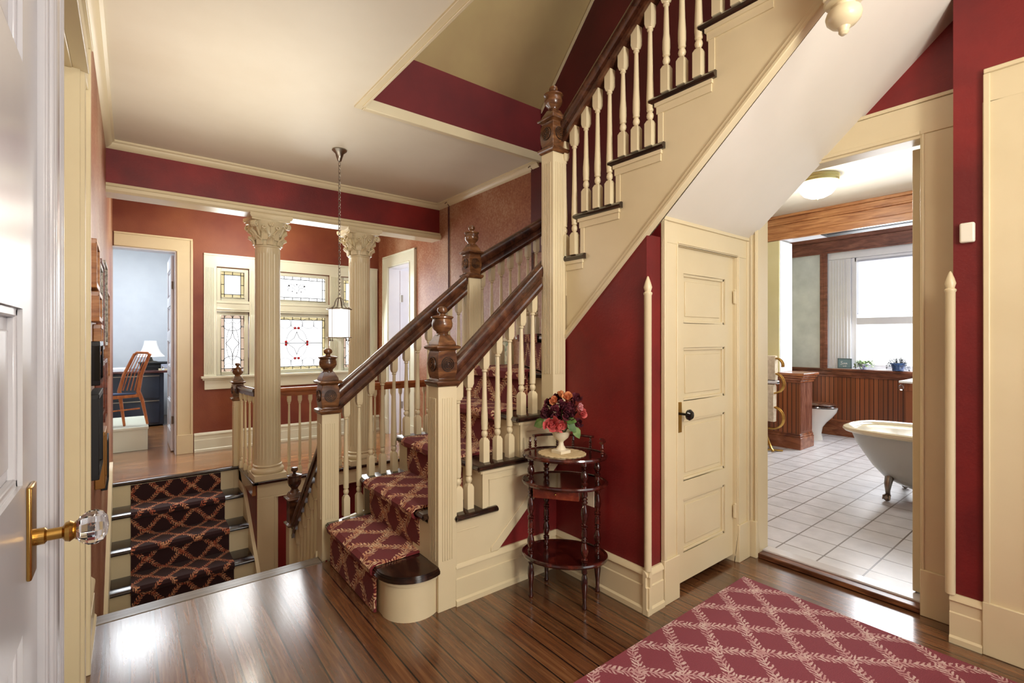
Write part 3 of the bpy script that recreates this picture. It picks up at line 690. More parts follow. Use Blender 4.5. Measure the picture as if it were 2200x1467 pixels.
# ------------------------------------------------------------------ carpet runners
def runner_path(pts, w0, w1, mat, name, label, axis='y', th=.012, cat='carpet runner', lift=0, u0=0):
    """pts in (run, z); strip from w0 to w1 across"""
    n = len(pts); P2 = [Vector(p) for p in pts]; off = []
    for i in range(n):
        t = (P2[min(i+1, n-1)]-P2[max(i-1, 0)]).normalized(); off.append(P2[i]+Vector((-t.y, t.x))*th)
    m = MB(); s = [0]
    for i in range(1, n): s.append(s[-1]+(P2[i]-P2[i-1]).length)
    def pt(p, w): return (p[0], w, p[1]) if axis == 'y' else (w, p[0], p[1])
    for i in range(n-1):
        a, b = off[i], off[i+1]; c, d = P2[i], P2[i+1]
        m.quad([pt(a, w0), pt(a, w1), pt(b, w1), pt(b, w0)], [(w0, s[i]+u0), (w1, s[i]+u0), (w1, s[i+1]+u0), (w0, s[i+1]+u0)])
        m.quad([pt(c, w0), pt(a, w0), pt(b, w0), pt(d, w0)], [(w0-th, s[i]+u0), (w0, s[i]+u0), (w0, s[i+1]+u0), (w0-th, s[i+1]+u0)])
        m.quad([pt(c, w1), pt(a, w1), pt(b, w1), pt(d, w1)], [(w1+th, s[i]+u0), (w1, s[i]+u0), (w1, s[i+1]+u0), (w1+th, s[i+1]+u0)])
        m.quad([pt(c, w0), pt(c, w1), pt(d, w1), pt(d, w0)], [(w0, s[i]+u0), (w1, s[i]+u0), (w1, s[i+1]+u0), (w0, s[i+1]+u0)])
    return m
def nose_pts(x0, z, d=1):   # from riser up round the nosing onto the tread; d = run direction
    return [(x0+d*.036, z-.035), (x0+d*.012, z-.033), (x0-d*.002, z-.022), (x0-d*.004, z-.010), (x0+d*.006, z+.001), (x0+d*.03, z+.002)]
pts = [(.845, .004), (.846, .14)]
for i in range(4):
    z = R*(i+1)
    pts += nose_pts(TX[i], z)
    pts += [((TX[i+1] if i < 3 else 1.71)+.034, z+.002)]
    if i < 3: pts += [(TX[i+1]+.036, z+.05)]
m1 = runner_path(pts, 2.03, 2.62, RUNNER, '', '')
pts = [(1.712, R*4+.004), (1.712, R*5-.034), (1.675, R*5-.03), (1.672, R*5-.008), (1.70, R*5+.003), (1.74, R*5+.003)]
mm = runner_path(pts, 2.03, 2.66, RUNNER, '', '', u0=1.5)
def merge(a, b):
    n = len(a.v); a.v += b.v; a.f += [tuple(i+n for i in f_) for f_ in b.f]; a.uv += b.uv; a.mi += b.mi
merge(m1, mm)
for k, pl in enumerate(W):                      # carpeted winders: top sheet and drop at the front
    z = R*(5+k); a, b = Vector(pl[0]), Vector(pl[1]); e = (b-a).normalized(); n = Vector((-e.y, e.x)); c0 = Vector(pl[2])
    if (c0-a).dot(n) > 0: n = -n
    s0 = a+e*.12+n*.036; s1 = b-e*.12+n*.036
    top = [s0, s1]+[Vector(q)+(Vector(Pv)-Vector(q)).normalized()*.12 for q in pl[2:] if q != Pv]
    m1.quad([(p.x, p.y, z+.008) for p in top], [(p.x, p.y) for p in top])
    L = (s1-s0).length
    m1.quad([(s0.x, s0.y, z+.008), (s1.x, s1.y, z+.008), (s1.x, s1.y, z-.04), (s0.x, s0.y, z-.04)], [(0, 0), (L, 0), (L, .05), (0, .05)])
    t0, t1 = a+e*.12+n*.012, b-e*.12+n*.012
    m1.quad([(s0.x, s0.y, z-.04), (s1.x, s1.y, z-.04), (t1.x, t1.y, z-.04), (t0.x, t0.y, z-.04)], [(0, .05), (L, .05), (L, .07), (0, .07)])
    m1.quad([(t0.x, t0.y, z-.04), (t1.x, t1.y, z-.04), (t1.x, t1.y, z-R+.006), (t0.x, t0.y, z-R+.006)], [(0, .07), (L, .07), (L, .24), (0, .24)])
pts = []
for i, y0 in enumerate(UY[:6]):
    z = R*(8+i); yy = min(y0, 1.90)
    pts += [(-yy+.036, z-R+.02)]+nose_pts(-yy, z)
# mirrored run coordinate for the upper flight
mu = runner_path(pts, 1.95, 2.45, RUNNER, '', '', axis='x')
mu.v = [(x, -y, z) for x, y, z in mu.v]; merge(m1, mu)
single('stair_runner', m1, RUNNER, 'crimson carpet runner with gold leafy trellis on the main stairs, spilling to the hall floor', 'carpet', (1.3, 2.3, 0))
# ------------------------------------------------------------------ far short flight, rising away
FS = thing('entry_staircase', 'short flight of dark treads rising to the far gallery, left of the columns', 'staircase', (.34, 4.7, -1.02))
FY = [4.19, 4.435, 4.68, 4.925, 5.17]
for i, y0 in enumerate(FY):
    z = -R*(4-i); y1 = FY[i+1]+.04 if i < 4 else 5.21
    m = MB(); r = .014; t = .03
    m.prism([(y1, z-t), (y1, z), (y0+r, z), (y0+r*.3, z-t*.2), (y0, z-r), (y0+r*.3, z-t*.8), (y0+r, z-t)], -.118, .80, 'x'); obj('tread', m, TREAD, FS)
    m = MB(); m.box(-.118, .80, y0+.03, y0+.045, z-R, z-.028); obj('riser', m, CREAM, FS)
m = MB(); m.prism([(3.9, -1.02), (3.9, -.75), (5.10, .12), (5.30, .16), (5.30, -.2), (4.3, -1.02)], -.14, -.118, 'x'); obj('skirt_board', m, CREAM, FS)
m = MB(); m.prism([(4.20, -1.02), (4.20, -.82), (4.42, -.62), (5.12, -.02), (5.17, .0), (5.17, -1.02)], .80, .826, 'x'); obj('skirt_board', m, CREAM, FS)
m = MB(); m.box(.8275, .86, 4.601, 5.21, -1.02, -.121); obj('wall_panel', m, RED, FS)
m = MB(); m.box(.8275, .8305, 4.505, 4.605, -1.02, -.023); m.box(.8275, .8305, 4.605, 5.21, -.121, -.023); obj('wall_panel', m, RED, FS)
pts = [(FY[0]+.028, -1.0)]
for i, y0 in enumerate(FY):
    z = -R*(4-i)
    if i < 4: pts += nose_pts(y0, z)+[(FY[i+1]+.03, z+.002), (FY[i+1]+.032, z+.05)]
pts += [(FY[4]+.032, -.036)]
m = runner_path(pts, .0, .655, RUNNER2, '', '', axis='x')
single('stair_runner', m, RUNNER2, 'shade-darkened carpet runner with orange vine trellis on the far short flight', 'carpet', (.33, 4.7, -1.0))
# ------------------------------------------------------------------ near short flight going down (top is the hall floor edge)
NS = thing('descending_staircase', 'short stairs going down from the hall floor edge, with dark low newel and white balusters', 'staircase', (.4, 3.1, -1.02))
for i in range(1, 5):
    y1 = 2.752+.2*i; z = -R*i
    m = MB(); m.box(-.118, .80, y1-.22, y1, z-.03, z); obj('tread', m, TREAD, NS, bev=.006)
    m = MB(); m.box(-.118, .80, y1-.225, y1-.21, z-.01, z+R-.03); obj('riser', m, CREAM, NS)
m = MB(); m.box(-.118, .80, 3.52, 3.535, -1.0175, -.85); obj('riser', m, CREAM, NS)
m = MB(); m.prism([(2.76, -.02), (2.76, .03), (3.42, -.64), (3.42, -1.01), (2.76, -1.01)], .80, .83, 'x'); obj('stringer', m, CREAM, NS)
xf, yf = .855, 3.42
m = MB(); m.sq([(.043, -1.017), (.043, -.035)], (xf, yf, 0)); nf = obj('newel_post', m, CREAM, NS, bev=.004)
m = MB(); m.sq([(.043, -.035), (.054, -.028), (.056, -.018), (.042, -.012), (.040, 0), (.040, .125), (.046, .132), (.056, .142), (.056, .150), (.042, .156), (.036, .172), (.028, .185)], (xf, yf, 0)); obj('newel_head', m, DARKWOOD, nf, 'dark squared wooden block', bev=.002)
m = MB(); m.lathe([(.034, .165), (.036, .175), (.028, .19), (.02, .205), (.024, .215), (.036, .23), (.042, .25), (.042, .27), (.04, .285), (.048, .292), (.048, .298), (.03, .304), (.01, .308), (.01, .316), (.02, .324), (.022, .335), (.018, .346), (0, .35)], (xf, yf, 0), 20); obj('finial', m, DARKWOOD, nf, 'dark turned urn finial')
rD = lambda y: .64-1.06*(y-2.77)
rail(NS, (xf, 2.77, rD(2.77)), (xf, 3.385, rD(3.385)))
for i in range(8):
    y = 2.815+i*.073; baluster(NS, xf, y, rD(y)-.78, rD(y)-.06, bot=.10)
# ------------------------------------------------------------------ gallery balustrade, columns
GB = thing('gallery_balustrade', 'level gallery railing with brown handrail and white balusters, behind the columns to the wall', 'balustrade', (1.6, 4.6, 0))
YG = 4.60
sec = [(-.026, -.01), (-.028, .004), (-.02, .018), (-.008, .024), (.008, .024), (.02, .018), (.028, .004), (.026, -.01), (.018, -.014), (.018, -.05), (-.018, -.05), (-.018, -.014)]
HON = wood('honey_rail_wood', srgb(110, 52, 28), srgb(148, 82, 44), srgb(180, 112, 66), .25, (3, 16, 16), coat=.4)
rail(GB, (1.02, YG, .745), (1.66, YG, .745), sec=sec, mat=HON); rail(GB, (1.83, YG, .745), (2.57, YG, .745), sec=sec, mat=HON)
rail(GB, (.80, 5.19, .745), (.86, 4.72, .745), sec=sec, mat=DARKWOOD)
for x in (1.105, 1.195, 1.285, 1.375, 1.465, 1.555, 1.90, 1.99, 2.08, 2.17, 2.26, 2.35, 2.44, 2.53): baluster(GB, x, YG, 0, .70, wd=.015, topb=.05, bot=.05)
for i in range(4): baluster(GB, .806+i*.016, 5.09-i*.11, 0, .70, wd=.015, topb=.05, bot=.05)
newel(GB, .80, 5.23, -.3, .615, .040)
m = MB(); m.box(.80, 2.57, 4.47, 4.52, -.022, .004); m.box(.79, .84, 4.47, 5.2, -.022, .004); obj('nosing', m, TREAD, GB, bev=.006)
m = MB(); m.box(.831, 2.57, 4.50, 4.56, -.14, -.0221); m.box(.831, .985, 4.50, 4.6, -1.02, -.1401); m.box(.986, 2.57, 4.54, 4.569, -.16, -.1401)
m.box(.986, 1.0, 4.53, 4.5695, -1.02, -.161); m.box(.97, 2.57, 4.493, 4.50, -.152, -.138); m.box(.962, .972, 4.493, 4.50, -1.0, -.14); obj('fascia', m, CREAM, GB, bev=.003)
def column(x, y, label):
    T = thing('fluted_column', label, 'column', (x, y, 0), 'fluted gallery columns')
    m = MB(); m.box(x-.125, x+.125, y-.125, y+.125, .004, .055); m.lathe([(.122, .055), (.128, .068), (.128, .082), (.12, .094), (.108, .10), (.108, .108), (.116, .114), (.114, .122), (.104, .128)], (x, y, 0), 40); obj('column_base', m, CREAM, T, bev=.003)
    m = MB(); n = 96; secs = []
    for z, r, fl in ((.125, .106, 0), (.17, .103, 0), (.185, .103, 1), (1.92, .0985, 1), (1.935, .0985, 0), (1.98, .098, 0), (1.985, .104, 0), (1.995, .104, 0), (2.0, .098, 0)):
        secs.append([(x+(r-.007*fl*max(0, math.sin(a*12.0*2))**.6 if math.sin(a*24) > 0 else x*0+r)*math.cos(a) if False else x+(r-(.007*fl*(max(0, math.sin(a*24))**.5)))*math.cos(a), y+(r-(.007*fl*(max(0, math.sin(a*24))**.5)))*math.sin(a), z) for a in [2*PI*i/(n*2) for i in range(n*2)]])
    k = len(secs[0]); b0 = len(m.v)
    for s_ in secs: m.v += s_
    for j in range(len(secs)-1):
        for i in range(k): m.f.append((b0+j*k+i, b0+j*k+(i+1) % k, b0+(j+1)*k+(i+1) % k, b0+(j+1)*k+i)); m.uv.append(None); m.mi.append(0)
    obj('column_shaft', m, CREAM, T, sharp=50)
    # capital: bell, acanthus leaves, volutes, curved abacus
    m = MB(); m.lathe([(.098, 2.0), (.10, 2.05), (.105, 2.10), (.12, 2.15), (.145, 2.185), (.15, 2.2)], (x, y, 0), 32)
    for tier, (z0, h, nl, ph, rr) in enumerate(((2.0, .075, 8, 0, .102), (2.04, .10, 8, PI/8, .106))):
        for i in range(nl):
            a = ph+2*PI*i/nl; ca, sa = math.cos(a), math.sin(a)
            for dl in (-.9, -.45, 0, .45, .9):
                pts = []; 
                for t in (0, .35, .7, .9, 1.0):
                    rr2 = rr+.006+.03*t**3+(.012 if t > .85 else 0); zz = z0+h*(t if t < 1 else .92)*(1-.25*abs(dl))
                    l = dl*.024*(1-.25*t)
                    pts.append((x+rr2*ca-l*sa, y+rr2*sa+l*ca, zz))
                m.tube(pts, [.008, .009, .009, .007, .004], 6)
    for i in range(4):
        a = PI/4+i*PI/2; ca, sa = math.cos(a), math.sin(a)
        pts = [(x+(.11+.06*t)*ca, y+(.11+.06*t)*sa, 2.08+.1*t) for t in (0, .3, .6, .9)]
        for q in range(14):
            th = q*.62; rs = .026*(1-q/15)
            pts.append((x+(.178+rs*math.cos(PI/2-th)*1)*ca, y+(.178+rs*math.cos(PI/2-th))*sa, 2.158+rs*math.sin(PI/2-th)))
        m.tube(pts, .009, 6)
        m.tube([(p[0]-sa*.014, p[1]+ca*.014, p[2]) for p in pts[3:]], .008, 6); m.tube([(p[0]+sa*.014, p[1]-ca*.014, p[2]) for p in pts[3:]], .008, 6)
        b_ = i*PI/2; cb, sb = math.cos(b_), math.sin(b_)
        for q in range(6):                                  # fleuron on each face
            th = q*PI/3; m.sphere((x+.138*cb-.016*math.cos(th)*sb, y+.138*sb+.016*math.cos(th)*cb, 2.175+.016*math.sin(th)), .011, 8, 6)
        m.tube([(x+.125*cb, y+.125*sb, 2.1), (x+.135*cb, y+.135*sb, 2.16)], .005, 6)
        for sg in (-1, 1):
            pts = []
            for q in range(12):
                th = q*.55; rs = .018*(1-q/13); l = sg*(.05+rs*math.cos(th)); pts.append((x+.132*cb-l*sb, y+.132*sb+l*cb, 2.14+rs*math.sin(th)))
            m.tube([(x+.115*cb-sg*.01*sb, y+.115*sb+sg*.01*cb, 2.08)]+pts, .0055, 6)
    ab = []
    for i in range(4):
        a = i*PI/2-PI/4
        for t in [j/8 for j in range(8)]:
            p0 = Vector((math.cos(a), math.sin(a)))*.232; p1 = Vector((math.cos(a+PI/2), math.sin(a+PI/2)))*.232
            p = p0.lerp(p1, t); inw = math.sin(PI*t)*.028
            mid = Vector((math.cos(a+PI/4), math.sin(a+PI/4))); p = p-mid*inw; ab.append((x+p.x, y+p.y))
    sc = lambda k_: [(x+(px-x)*k_, y+(py-y)*k_) for px, py in ab]
    m.prism(sc(.9), 2.195, 2.212); m.prism(sc(.97), 2.212, 2.222); m.prism(ab, 2.222, 2.248)
    obj('capital', m, CREAM, T, 'carved leaf and scroll capital')
    return T
column(.932, 4.60, 'fluted cream column with scrolled leaf capital, at the left corner of the gallery railing')
column(1.742, 4.60, 'fluted cream column with scrolled leaf capital, just right of the hanging lantern')
# ------------------------------------------------------------------ front windows (stained glass)
def strip(m, p0, p1, r=.0036): m.tube([p0, p1], r, 4)
YW = 6.14
def leaded(W_, x0, x1, z0, z1, border, bmat, design, bt=.03):
    """glass unit with sash frame, border glass and lead lines"""
    m = MB()
    for (a, b, c, d) in ((x0-.04, x0, z0-.04, z1+.04), (x1, x1+.04, z0-.04, z1+.04), (x0, x1, z0-.04, z0), (x0, x1, z1, z1+.04)): m.box(a, b, YW-.02, YW+.02, c, d)
    for (a, b, c, d) in ((x0-.006, x0, z0-.006, z1+.006), (x1, x1+.006, z0-.006, z1+.006), (x0, x1, z0-.006, z0), (x0, x1, z1, z1+.006)): m.box(a, b, YW-.028, YW-.02, c, d)
    obj('sash_frame', m, CREAM2, W_, bev=.003)
    m = MB(); g = bt if border else 0
    m.box(x0+g, x1-g, YW-.002, YW+.002, z0+g, z1-g); obj('pane', m, PANE, W_)
    if border:
        m = MB()
        for (a, b, c, d) in ((x0, x0+g, z0, z1), (x1-g, x1, z0, z1), (x0+g, x1-g, z0, z0+g), (x0+g, x1-g, z1-g, z1)): m.box(a, b, YW-.002, YW+.002, c, d)
        obj('border_glass', m, bmat, W_, 'tinted border glass')
    m = MB(); y = YW-.003; g = bt
    for (a, c, b, d) in ((x0+g, z0, x0+g, z1), (x1-g, z0, x1-g, z1), (x0, z0+g, x1, z0+g), (x0, z1-g, x1, z1-g)): strip(m, (a, y, c), (b, y, d))
    nx = max(2, round((x1-x0)/.1)); nz = max(2, round((z1-z0)/.12))
    for i in range(1, nx):
        xx = x0+(x1-x0)*i/nx; strip(m, (xx, y, z0), (xx, y, z0+g)); strip(m, (xx, y, z1-g), (xx, y, z1))
    for i in range(1, nz):
        zz = z0+(z1-z0)*i/nz; strip(m, (x0, y, zz), (x0+g, y, zz)); strip(m, (x1-g, y, zz), (x1, y, zz))
    cx, cz = (x0+x1)/2, (z0+z1)/2; hw, hh = (x1-x0)/2-g, (z1-z0)/2-g
    def ell(rx, rz, c=(0, 0), a0=0, a1=2*PI, n=28, r=.0032): m.tube([(cx+c[0]+rx*math.cos(a0+(a1-a0)*i/n), y, cz+c[1]+rz*math.sin(a0+(a1-a0)*i/n)) for i in range(n+1)], r, 4)
    if design == 'side':
        ell(.06, .185, r=.0024)
        for sx in (-1, 1):
            for sz in (-1, 1): m.tube([(cx, y, cz+sz*.13), (cx+sx*.018, y, cz+sz*.06), (cx+sx*.065, y, cz)], .003, 4)
        for sz in (-1, 1):
            ell(.09, .06, (0, sz*.2), 0 if sz < 0 else PI, PI if sz < 0 else 2*PI, 14); strip(m, (cx, y, cz+sz*.13), (cx, y, cz+sz*.24), .0042)
            ell(hw*.5, .05, (-hw*.5, sz*.27), 0, 2*PI, 14, .0022); ell(hw*.5, .05, (hw*.5, sz*.27), 0, 2*PI, 14, .0022)
    if design == 'centre':
        ell(.118, .175, r=.0024)
        strip(m, (x0+g, y, cz), (x1-g, y, cz), .0042)
        for sx in (-1, 1):
            for sz in (-1, 1): m.tube([(cx, y, cz+sz*.13), (cx+sx*.03, y, cz+sz*.06), (cx+sx*.11, y, cz)], .003, 4)
        for k in range(-2, 3):
            for sz in (-1, 1):
                ell(.07, .06, (k*.13, sz*.235), 0, 2*PI, 14, .0022); strip(m, (cx+k*.13+.065, y, cz+sz*.2), (cx+k*.13+.065, y, cz+sz*.23), .004)
        for a in range(4): m.sphere((cx+(.115 if a == 0 else -.115 if a == 1 else 0), y, cz+(.13 if a == 2 else -.13 if a == 3 else 0)), .007, 6, 4)
    if design == 'top':
        for k in (-1, 1):
            for sx in (-1, 1): ell(.04, .03, (sx*.06, k*.02), 0, 1.2*PI, 12, .0022)
            m.sphere((cx+k*.085, y, cz+.03), .010, 6, 4); m.sphere((cx, y, cz+k*.05), .008, 6, 4)
            m.sphere((cx+k*.05, y, cz-.035), .007, 6, 4); m.sphere((cx+k*.2, y, cz), .004, 6, 4)
    obj('lead_line', m, LEAD, W_)
    if design == 'centre':
        m = MB()
        for dx, dz in ((-.12, 0), (.12, 0), (0, .18), (0, -.18)):
            for s_ in (-1, 1):
                if dx: m.sphere((cx+dx, y-.002, cz+s_*.017), .016, 10, 6, 1, .3, 1)
                else: m.sphere((cx+s_*.02, y-.002, cz+dz), .016, 10, 6, 1, .3, 1)
        obj('ruby_jewel', m, REDGL, W_, 'small red glass jewels')
def window(n, x0, x1, design):
    W_ = bpy.data.objects.new('window_%d' % n, None); C.objects.link(W_); W_.location = ((x0+x1)/2, YW, .8); W_['kind'] = 'structure'
    leaded(W_, x0, x1, 1.66, 1.94, True, AMBER if design == 'side' else PANE, 'top' if design == 'centre' else 'none', .033)
    leaded(W_, x0, x1, .84, 1.46, True, ROSEGL if design == 'side' else AMBER, design, .033)
    m = MB(); c0, c1 = x0-.045, x1+.045
    for zb, zt in ((.795, 1.505), (1.615, 1.985)):
        m.box(c0, c1, 6.245, 6.25, zb-.01, zb); 
    return W_
window(1, .775, 1.0, 'side'); window(2, 1.23, 1.89, 'centre'); window(3, 2.115, 2.34, 'side')
m = MB()
X0, X1 = .612, 2.548
m.box(X0, X1, 6.085, 6.1, 1.985, 2.12); m.box(X0, X1, 6.078, 6.1, 2.10, 2.12)
for a, b in ((X0, .73), (1.045, 1.185), (1.93, 2.07), (2.385, X1)):
    m.box(a, b, 6.085, 6.1, .80, 1.99)
    for i in range(int((b-a-.03)/.014)): m.box(a+.018+i*.014, a+.024+i*.014, 6.079, 6.085, .82, 1.97)
for a, b in ((.73, 1.045), (1.185, 1.93), (2.07, 2.385)):
    m.box(a, b, 6.085, 6.13, 1.5, 1.62); m.box(a, b, 6.078, 6.085, 1.52, 1.53); m.box(a, b, 6.078, 6.085, 1.59, 1.60)
struct('trim_25', m, CREAM2, bev=.002)
m = MB(); m.box(.585, 2.56, 6.05, 6.16, .775, .80); m.box(.60, 2.555, 6.075, 6.1, .755, .775); m.box(.617, 2.55, 6.085, 6.1, .655, .755); struct('trim_26', m, CREAM2, bev=.004)
# ------------------------------------------------------------------ hanging lantern
LN = thing('hanging_lantern', 'lit cylinder glass lantern on a chain in front of the stained windows', 'pendant lamp', (1.23, 3.65, 1.2))
lx, ly = 1.23, 3.65
m = MB(); m.lathe([(0, ZC), (.052, ZC), (.054, ZC-.008), (.046, ZC-.016), (.03, ZC-.03), (.022, ZC-.06), (.014, ZC-.085), (.008, ZC-.09), (0, ZC-.092)], (lx, ly, 0), 24); obj('ceiling_rose', m, NICKEL, LN)
m = MB(); z = 2.53; i = 0
while z > 1.53:
    a = (i % 2)*PI/2+.4; pts = []
    for q in range(12):
        th = 2*PI*q/12; r1 = .009*math.cos(th); pts.append((lx+r1*math.cos(a), ly+r1*math.sin(a), z-.017+.017*math.sin(th)))
    m.tube(pts, .0022, 5, True); z -= .0275; i += 1
obj('chain', m, NICKEL, LN)
m = MB()
for i in range(8):
    a = i*PI/4; m.tube([(lx+r_*math.cos(a), ly+r_*math.sin(a), z_) for r_, z_ in ((.008, 1.51), (.022, 1.50), (.034, 1.475), (.04, 1.45), (.055, 1.432), (.08, 1.425))], .003, 5)
m.lathe([(.082, 1.418), (.092, 1.42), (.092, 1.424), (.08, 1.43)], (lx, ly, 0), 24); m.lathe([(.088, 1.208), (.09, 1.211), (.088, 1.214), (.074, 1.214), (.074, 1.208)], (lx, ly, 0), 24)
for i in range(4):
    a = i*PI/2+.6; m.tube([(lx+.083*math.cos(a), ly+.083*math.sin(a), 1.43), (lx+.083*math.cos(a), ly+.083*math.sin(a), 1.195)], .0025, 5)
    m.sphere((lx+.083*math.cos(a), ly+.083*math.sin(a), 1.19), .007, 8, 6); m.sphere((lx+.083*math.cos(a), ly+.083*math.sin(a), 1.43), .007, 8, 6)
obj('lantern_frame', m, NICKEL, LN)
m = MB(); m.lathe([(.075, 1.215), (.075, 1.418)], (lx, ly, 0), 32, cap=False); obj('glass_shade', m, LANTERN, LN, 'lit frosted glass cylinder')
# ------------------------------------------------------------------ small oval table
cxt, cyt = 1.602, 1.632
TB = thing('side_table', 'small three-tier oval mahogany table with turned legs, in the corner of the red wall', 'side table', (cxt, cyt, 0))
ang = math.radians(-50)
def R2(x, y): return (cxt+x*math.cos(ang)-y*math.sin(ang), cyt+x*math.sin(ang)+y*math.cos(ang))
def oval(m, a, b, prof, seg=48):
    n = len(m.v)
    for off, z in prof:
        for i in range(seg):
            t = 2*PI*i/seg; x, y = R2((a+off)*math.cos(t), (b+off)*math.sin(t)); m.v.append((x, y, z))
    for j in range(len(prof)-1):
        for i in range(seg): m.f.append((n+j*seg+i, n+j*seg+(i+1) % seg, n+(j+1)*seg+(i+1) % seg, n+(j+1)*seg+i)); m.uv.append(None); m.mi.append(0)
    for j in (0, len(prof)-1): m.f.append(tuple(n+j*seg+i for i in range(seg))); m.uv.append(None); m.mi.append(0)
LEGS = [(-.155, -.055), (.105, -.098), (.175, .03), (-.09, .098)]
LEGS = [(-.15, -.060), (.10, -.112), (.152, .053), (-.10, .108)]
for z, a, b in ((.66, .198, .143), (.535, .200, .145), (.194, .200, .146)):
    m = MB(); oval(m, a, b, [(-.01, z-.016), (0, z-.012), (.003, z-.004), (.001, z+.003), (-.004, z+.006), (-.009, z+.003), (-.012, z)]); obj('shelf', m, MAHOG, TB)
def turned(z0, z1):
    h = z1-z0; q = lambda t: z0+h*t
    return [(.010, q(0)), (.009, q(.06)), (.006, q(.08)), (.0115, q(.11)), (.0115, q(.13)), (.006, q(.15)), (.0115, q(.17)), (.0115, q(.19)), (.006, q(.22)), (.010, q(.3)), (.0135, q(.42)), (.012, q(.55)), (.007, q(.68)), (.0115, q(.74)), (.007, q(.78)), (.0115, q(.82)), (.007, q(.86)), (.011, q(.9)), (.010, q(1))]
for lx_, ly_ in LEGS:
    x, y = R2(lx_, ly_)
    pr = [(.007, 0), (.0095, .008), (.008, .018), (.0065, .026), (.008, .06), (.0125, .11), (.011, .14), (.007, .155), (.011, .162), (.010, .178)]
    pr += [(.011, .186)]+[(r_, z_) for r_, z_ in turned(.196, .34)]+[(r_, z_) for r_, z_ in turned(.345, .52)]+[(.011, .53)]+[(r_, z_) for r_, z_ in turned(.54, .648)]+[(.010, .655)]
    m = MB(); m.lathe([(r_*1.3, z_) for r_, z_ in pr], (x, y, 0), 14); obj('leg', m, MAHOG, TB)
m = MB()
for s0, s1 in ((100, 150), (45, 85), (-20, 20)):
    pts = []
    for i in range(9):
        t = math.radians(s0+(s1-s0)*i/8); x, y = R2(.182*math.cos(t), .128*math.sin(t)); pts.append((x, y, .726))
    m.tube(pts, .011, 8, flat=.6)
obj('gallery_rail', m, MAHOG, TB)
for s0 in (105, 145, 50, 80, -15, 15, 160):
    t = math.radians(s0); x, y = R2(.182*math.cos(t), .128*math.sin(t)); m = MB()
    m.lathe([(.006, .665), (.004, .67), (.008, .676), (.004, .682), (.008, .688), (.004, .694), (.008, .70), (.004, .708), (.006, .722)], (x, y, 0), 8); obj('spindle', m, MAHOG, TB)
m = MB(); 
for q in [[(-.135, -.095), (.075, -.112), (.085, .03), (-.125, .04)]]:
    m.prism([R2(*p) for p in q], .475, .52)
dr = obj('drawer', m, wood('drawer_wood', srgb(78, 22, 12), srgb(118, 46, 26), srgb(150, 72, 40), .2, (8, 8, 8), coat=.5), TB, bev=.002)
m = MB(); x, y = R2(-.03, -.105); m.sphere((x, y, .498), .005, 8, 6); obj('drawer_knob', m, BRASS, dr)
m = MB(); x, y = R2(.118, -.02); m.box(x-.001, x+.001, y-.028, y+.028, .43, .52); x, y = R2(.10, -.115); m.prism([(x-.012, .455), (x+.012, .44), (x+.012, .485)], y-.001, y+.001, 'y')
single('paper_tag', m, paint('card', srgb(226, 214, 190), .8), 'cream paper tag hanging under the middle shelf of the small table', 'tag')
# doily
m = MB(); seg = 96; n0 = len(m.v); xd, yd = R2(-.01, 0)
ring = []
for i in range(seg):
    t = 2*PI*i/seg; r_ = .108+.006*abs(math.sin(t*12)); ring.append(R2(-.012+r_*math.cos(t), .004+r_*.86*math.sin(t)))
m.prism(ring, .6605, .6635)
single('doily', m, LACE, 'round lace doily with a scalloped edge, under the flower urn on the table', 'doily')
# urn
ux, uy = R2(-.016, .004)
m = MB(); m.sq([(.032, .6640), (.032, .676), (.026, .68)], (ux, uy, 0)); 
m.lathe([(.026, .679), (.022, .686), (.014, .698), (.011, .712), (.013, .718), (.02, .724), (.034, .736), (.042, .752), (.048, .766), (.05, .768), (.044, .764), (.034, .748), (0, .74)], (ux, uy, 0), 24)
single('urn_vase', m, paint('ivory_ceramic', srgb(232, 222, 194), .3), 'small ivory footed urn full of flowers on the lace doily', 'vase')
# flowers
FB = thing('flower_arrangement', 'silk roses and burgundy blooms with green leaves, standing in the ivory urn', 'flowers', (ux, uy, .752))
def petal_ring(m, c, n, r, tilt, size, ph, nrm):
    nv = Vector(nrm).normalized(); t1 = nv.cross(Vector((0, 0, 1)) if abs(nv.z) < .9 else Vector((1, 0, 0))).normalized(); t2 = nv.cross(t1)
    for i in range(n):
        a = ph+2*PI*i/n; d = t1*math.cos(a)+t2*math.sin(a); s_ = nv.cross(d)
        rows = []
        for j, (u, w_) in enumerate(((0, .25), (.4, .8), (.75, 1), (1, .7), (1.12, .25))):
            base_ = Vector(c)+d*(r+size*u*math.cos(tilt))+nv*(size*u*math.sin(tilt)-(.25*size*max(0, u-.7)))
            rows.append([base_+s_*size*.5*w_*k_ + nv*(.12*size*abs(k_)) for k_ in (-1, 0, 1)])
        for j in range(4):
            for k_ in range(2): m.quad([rows[j][k_], rows[j][k_+1], rows[j+1][k_+1], rows[j+1][k_]])
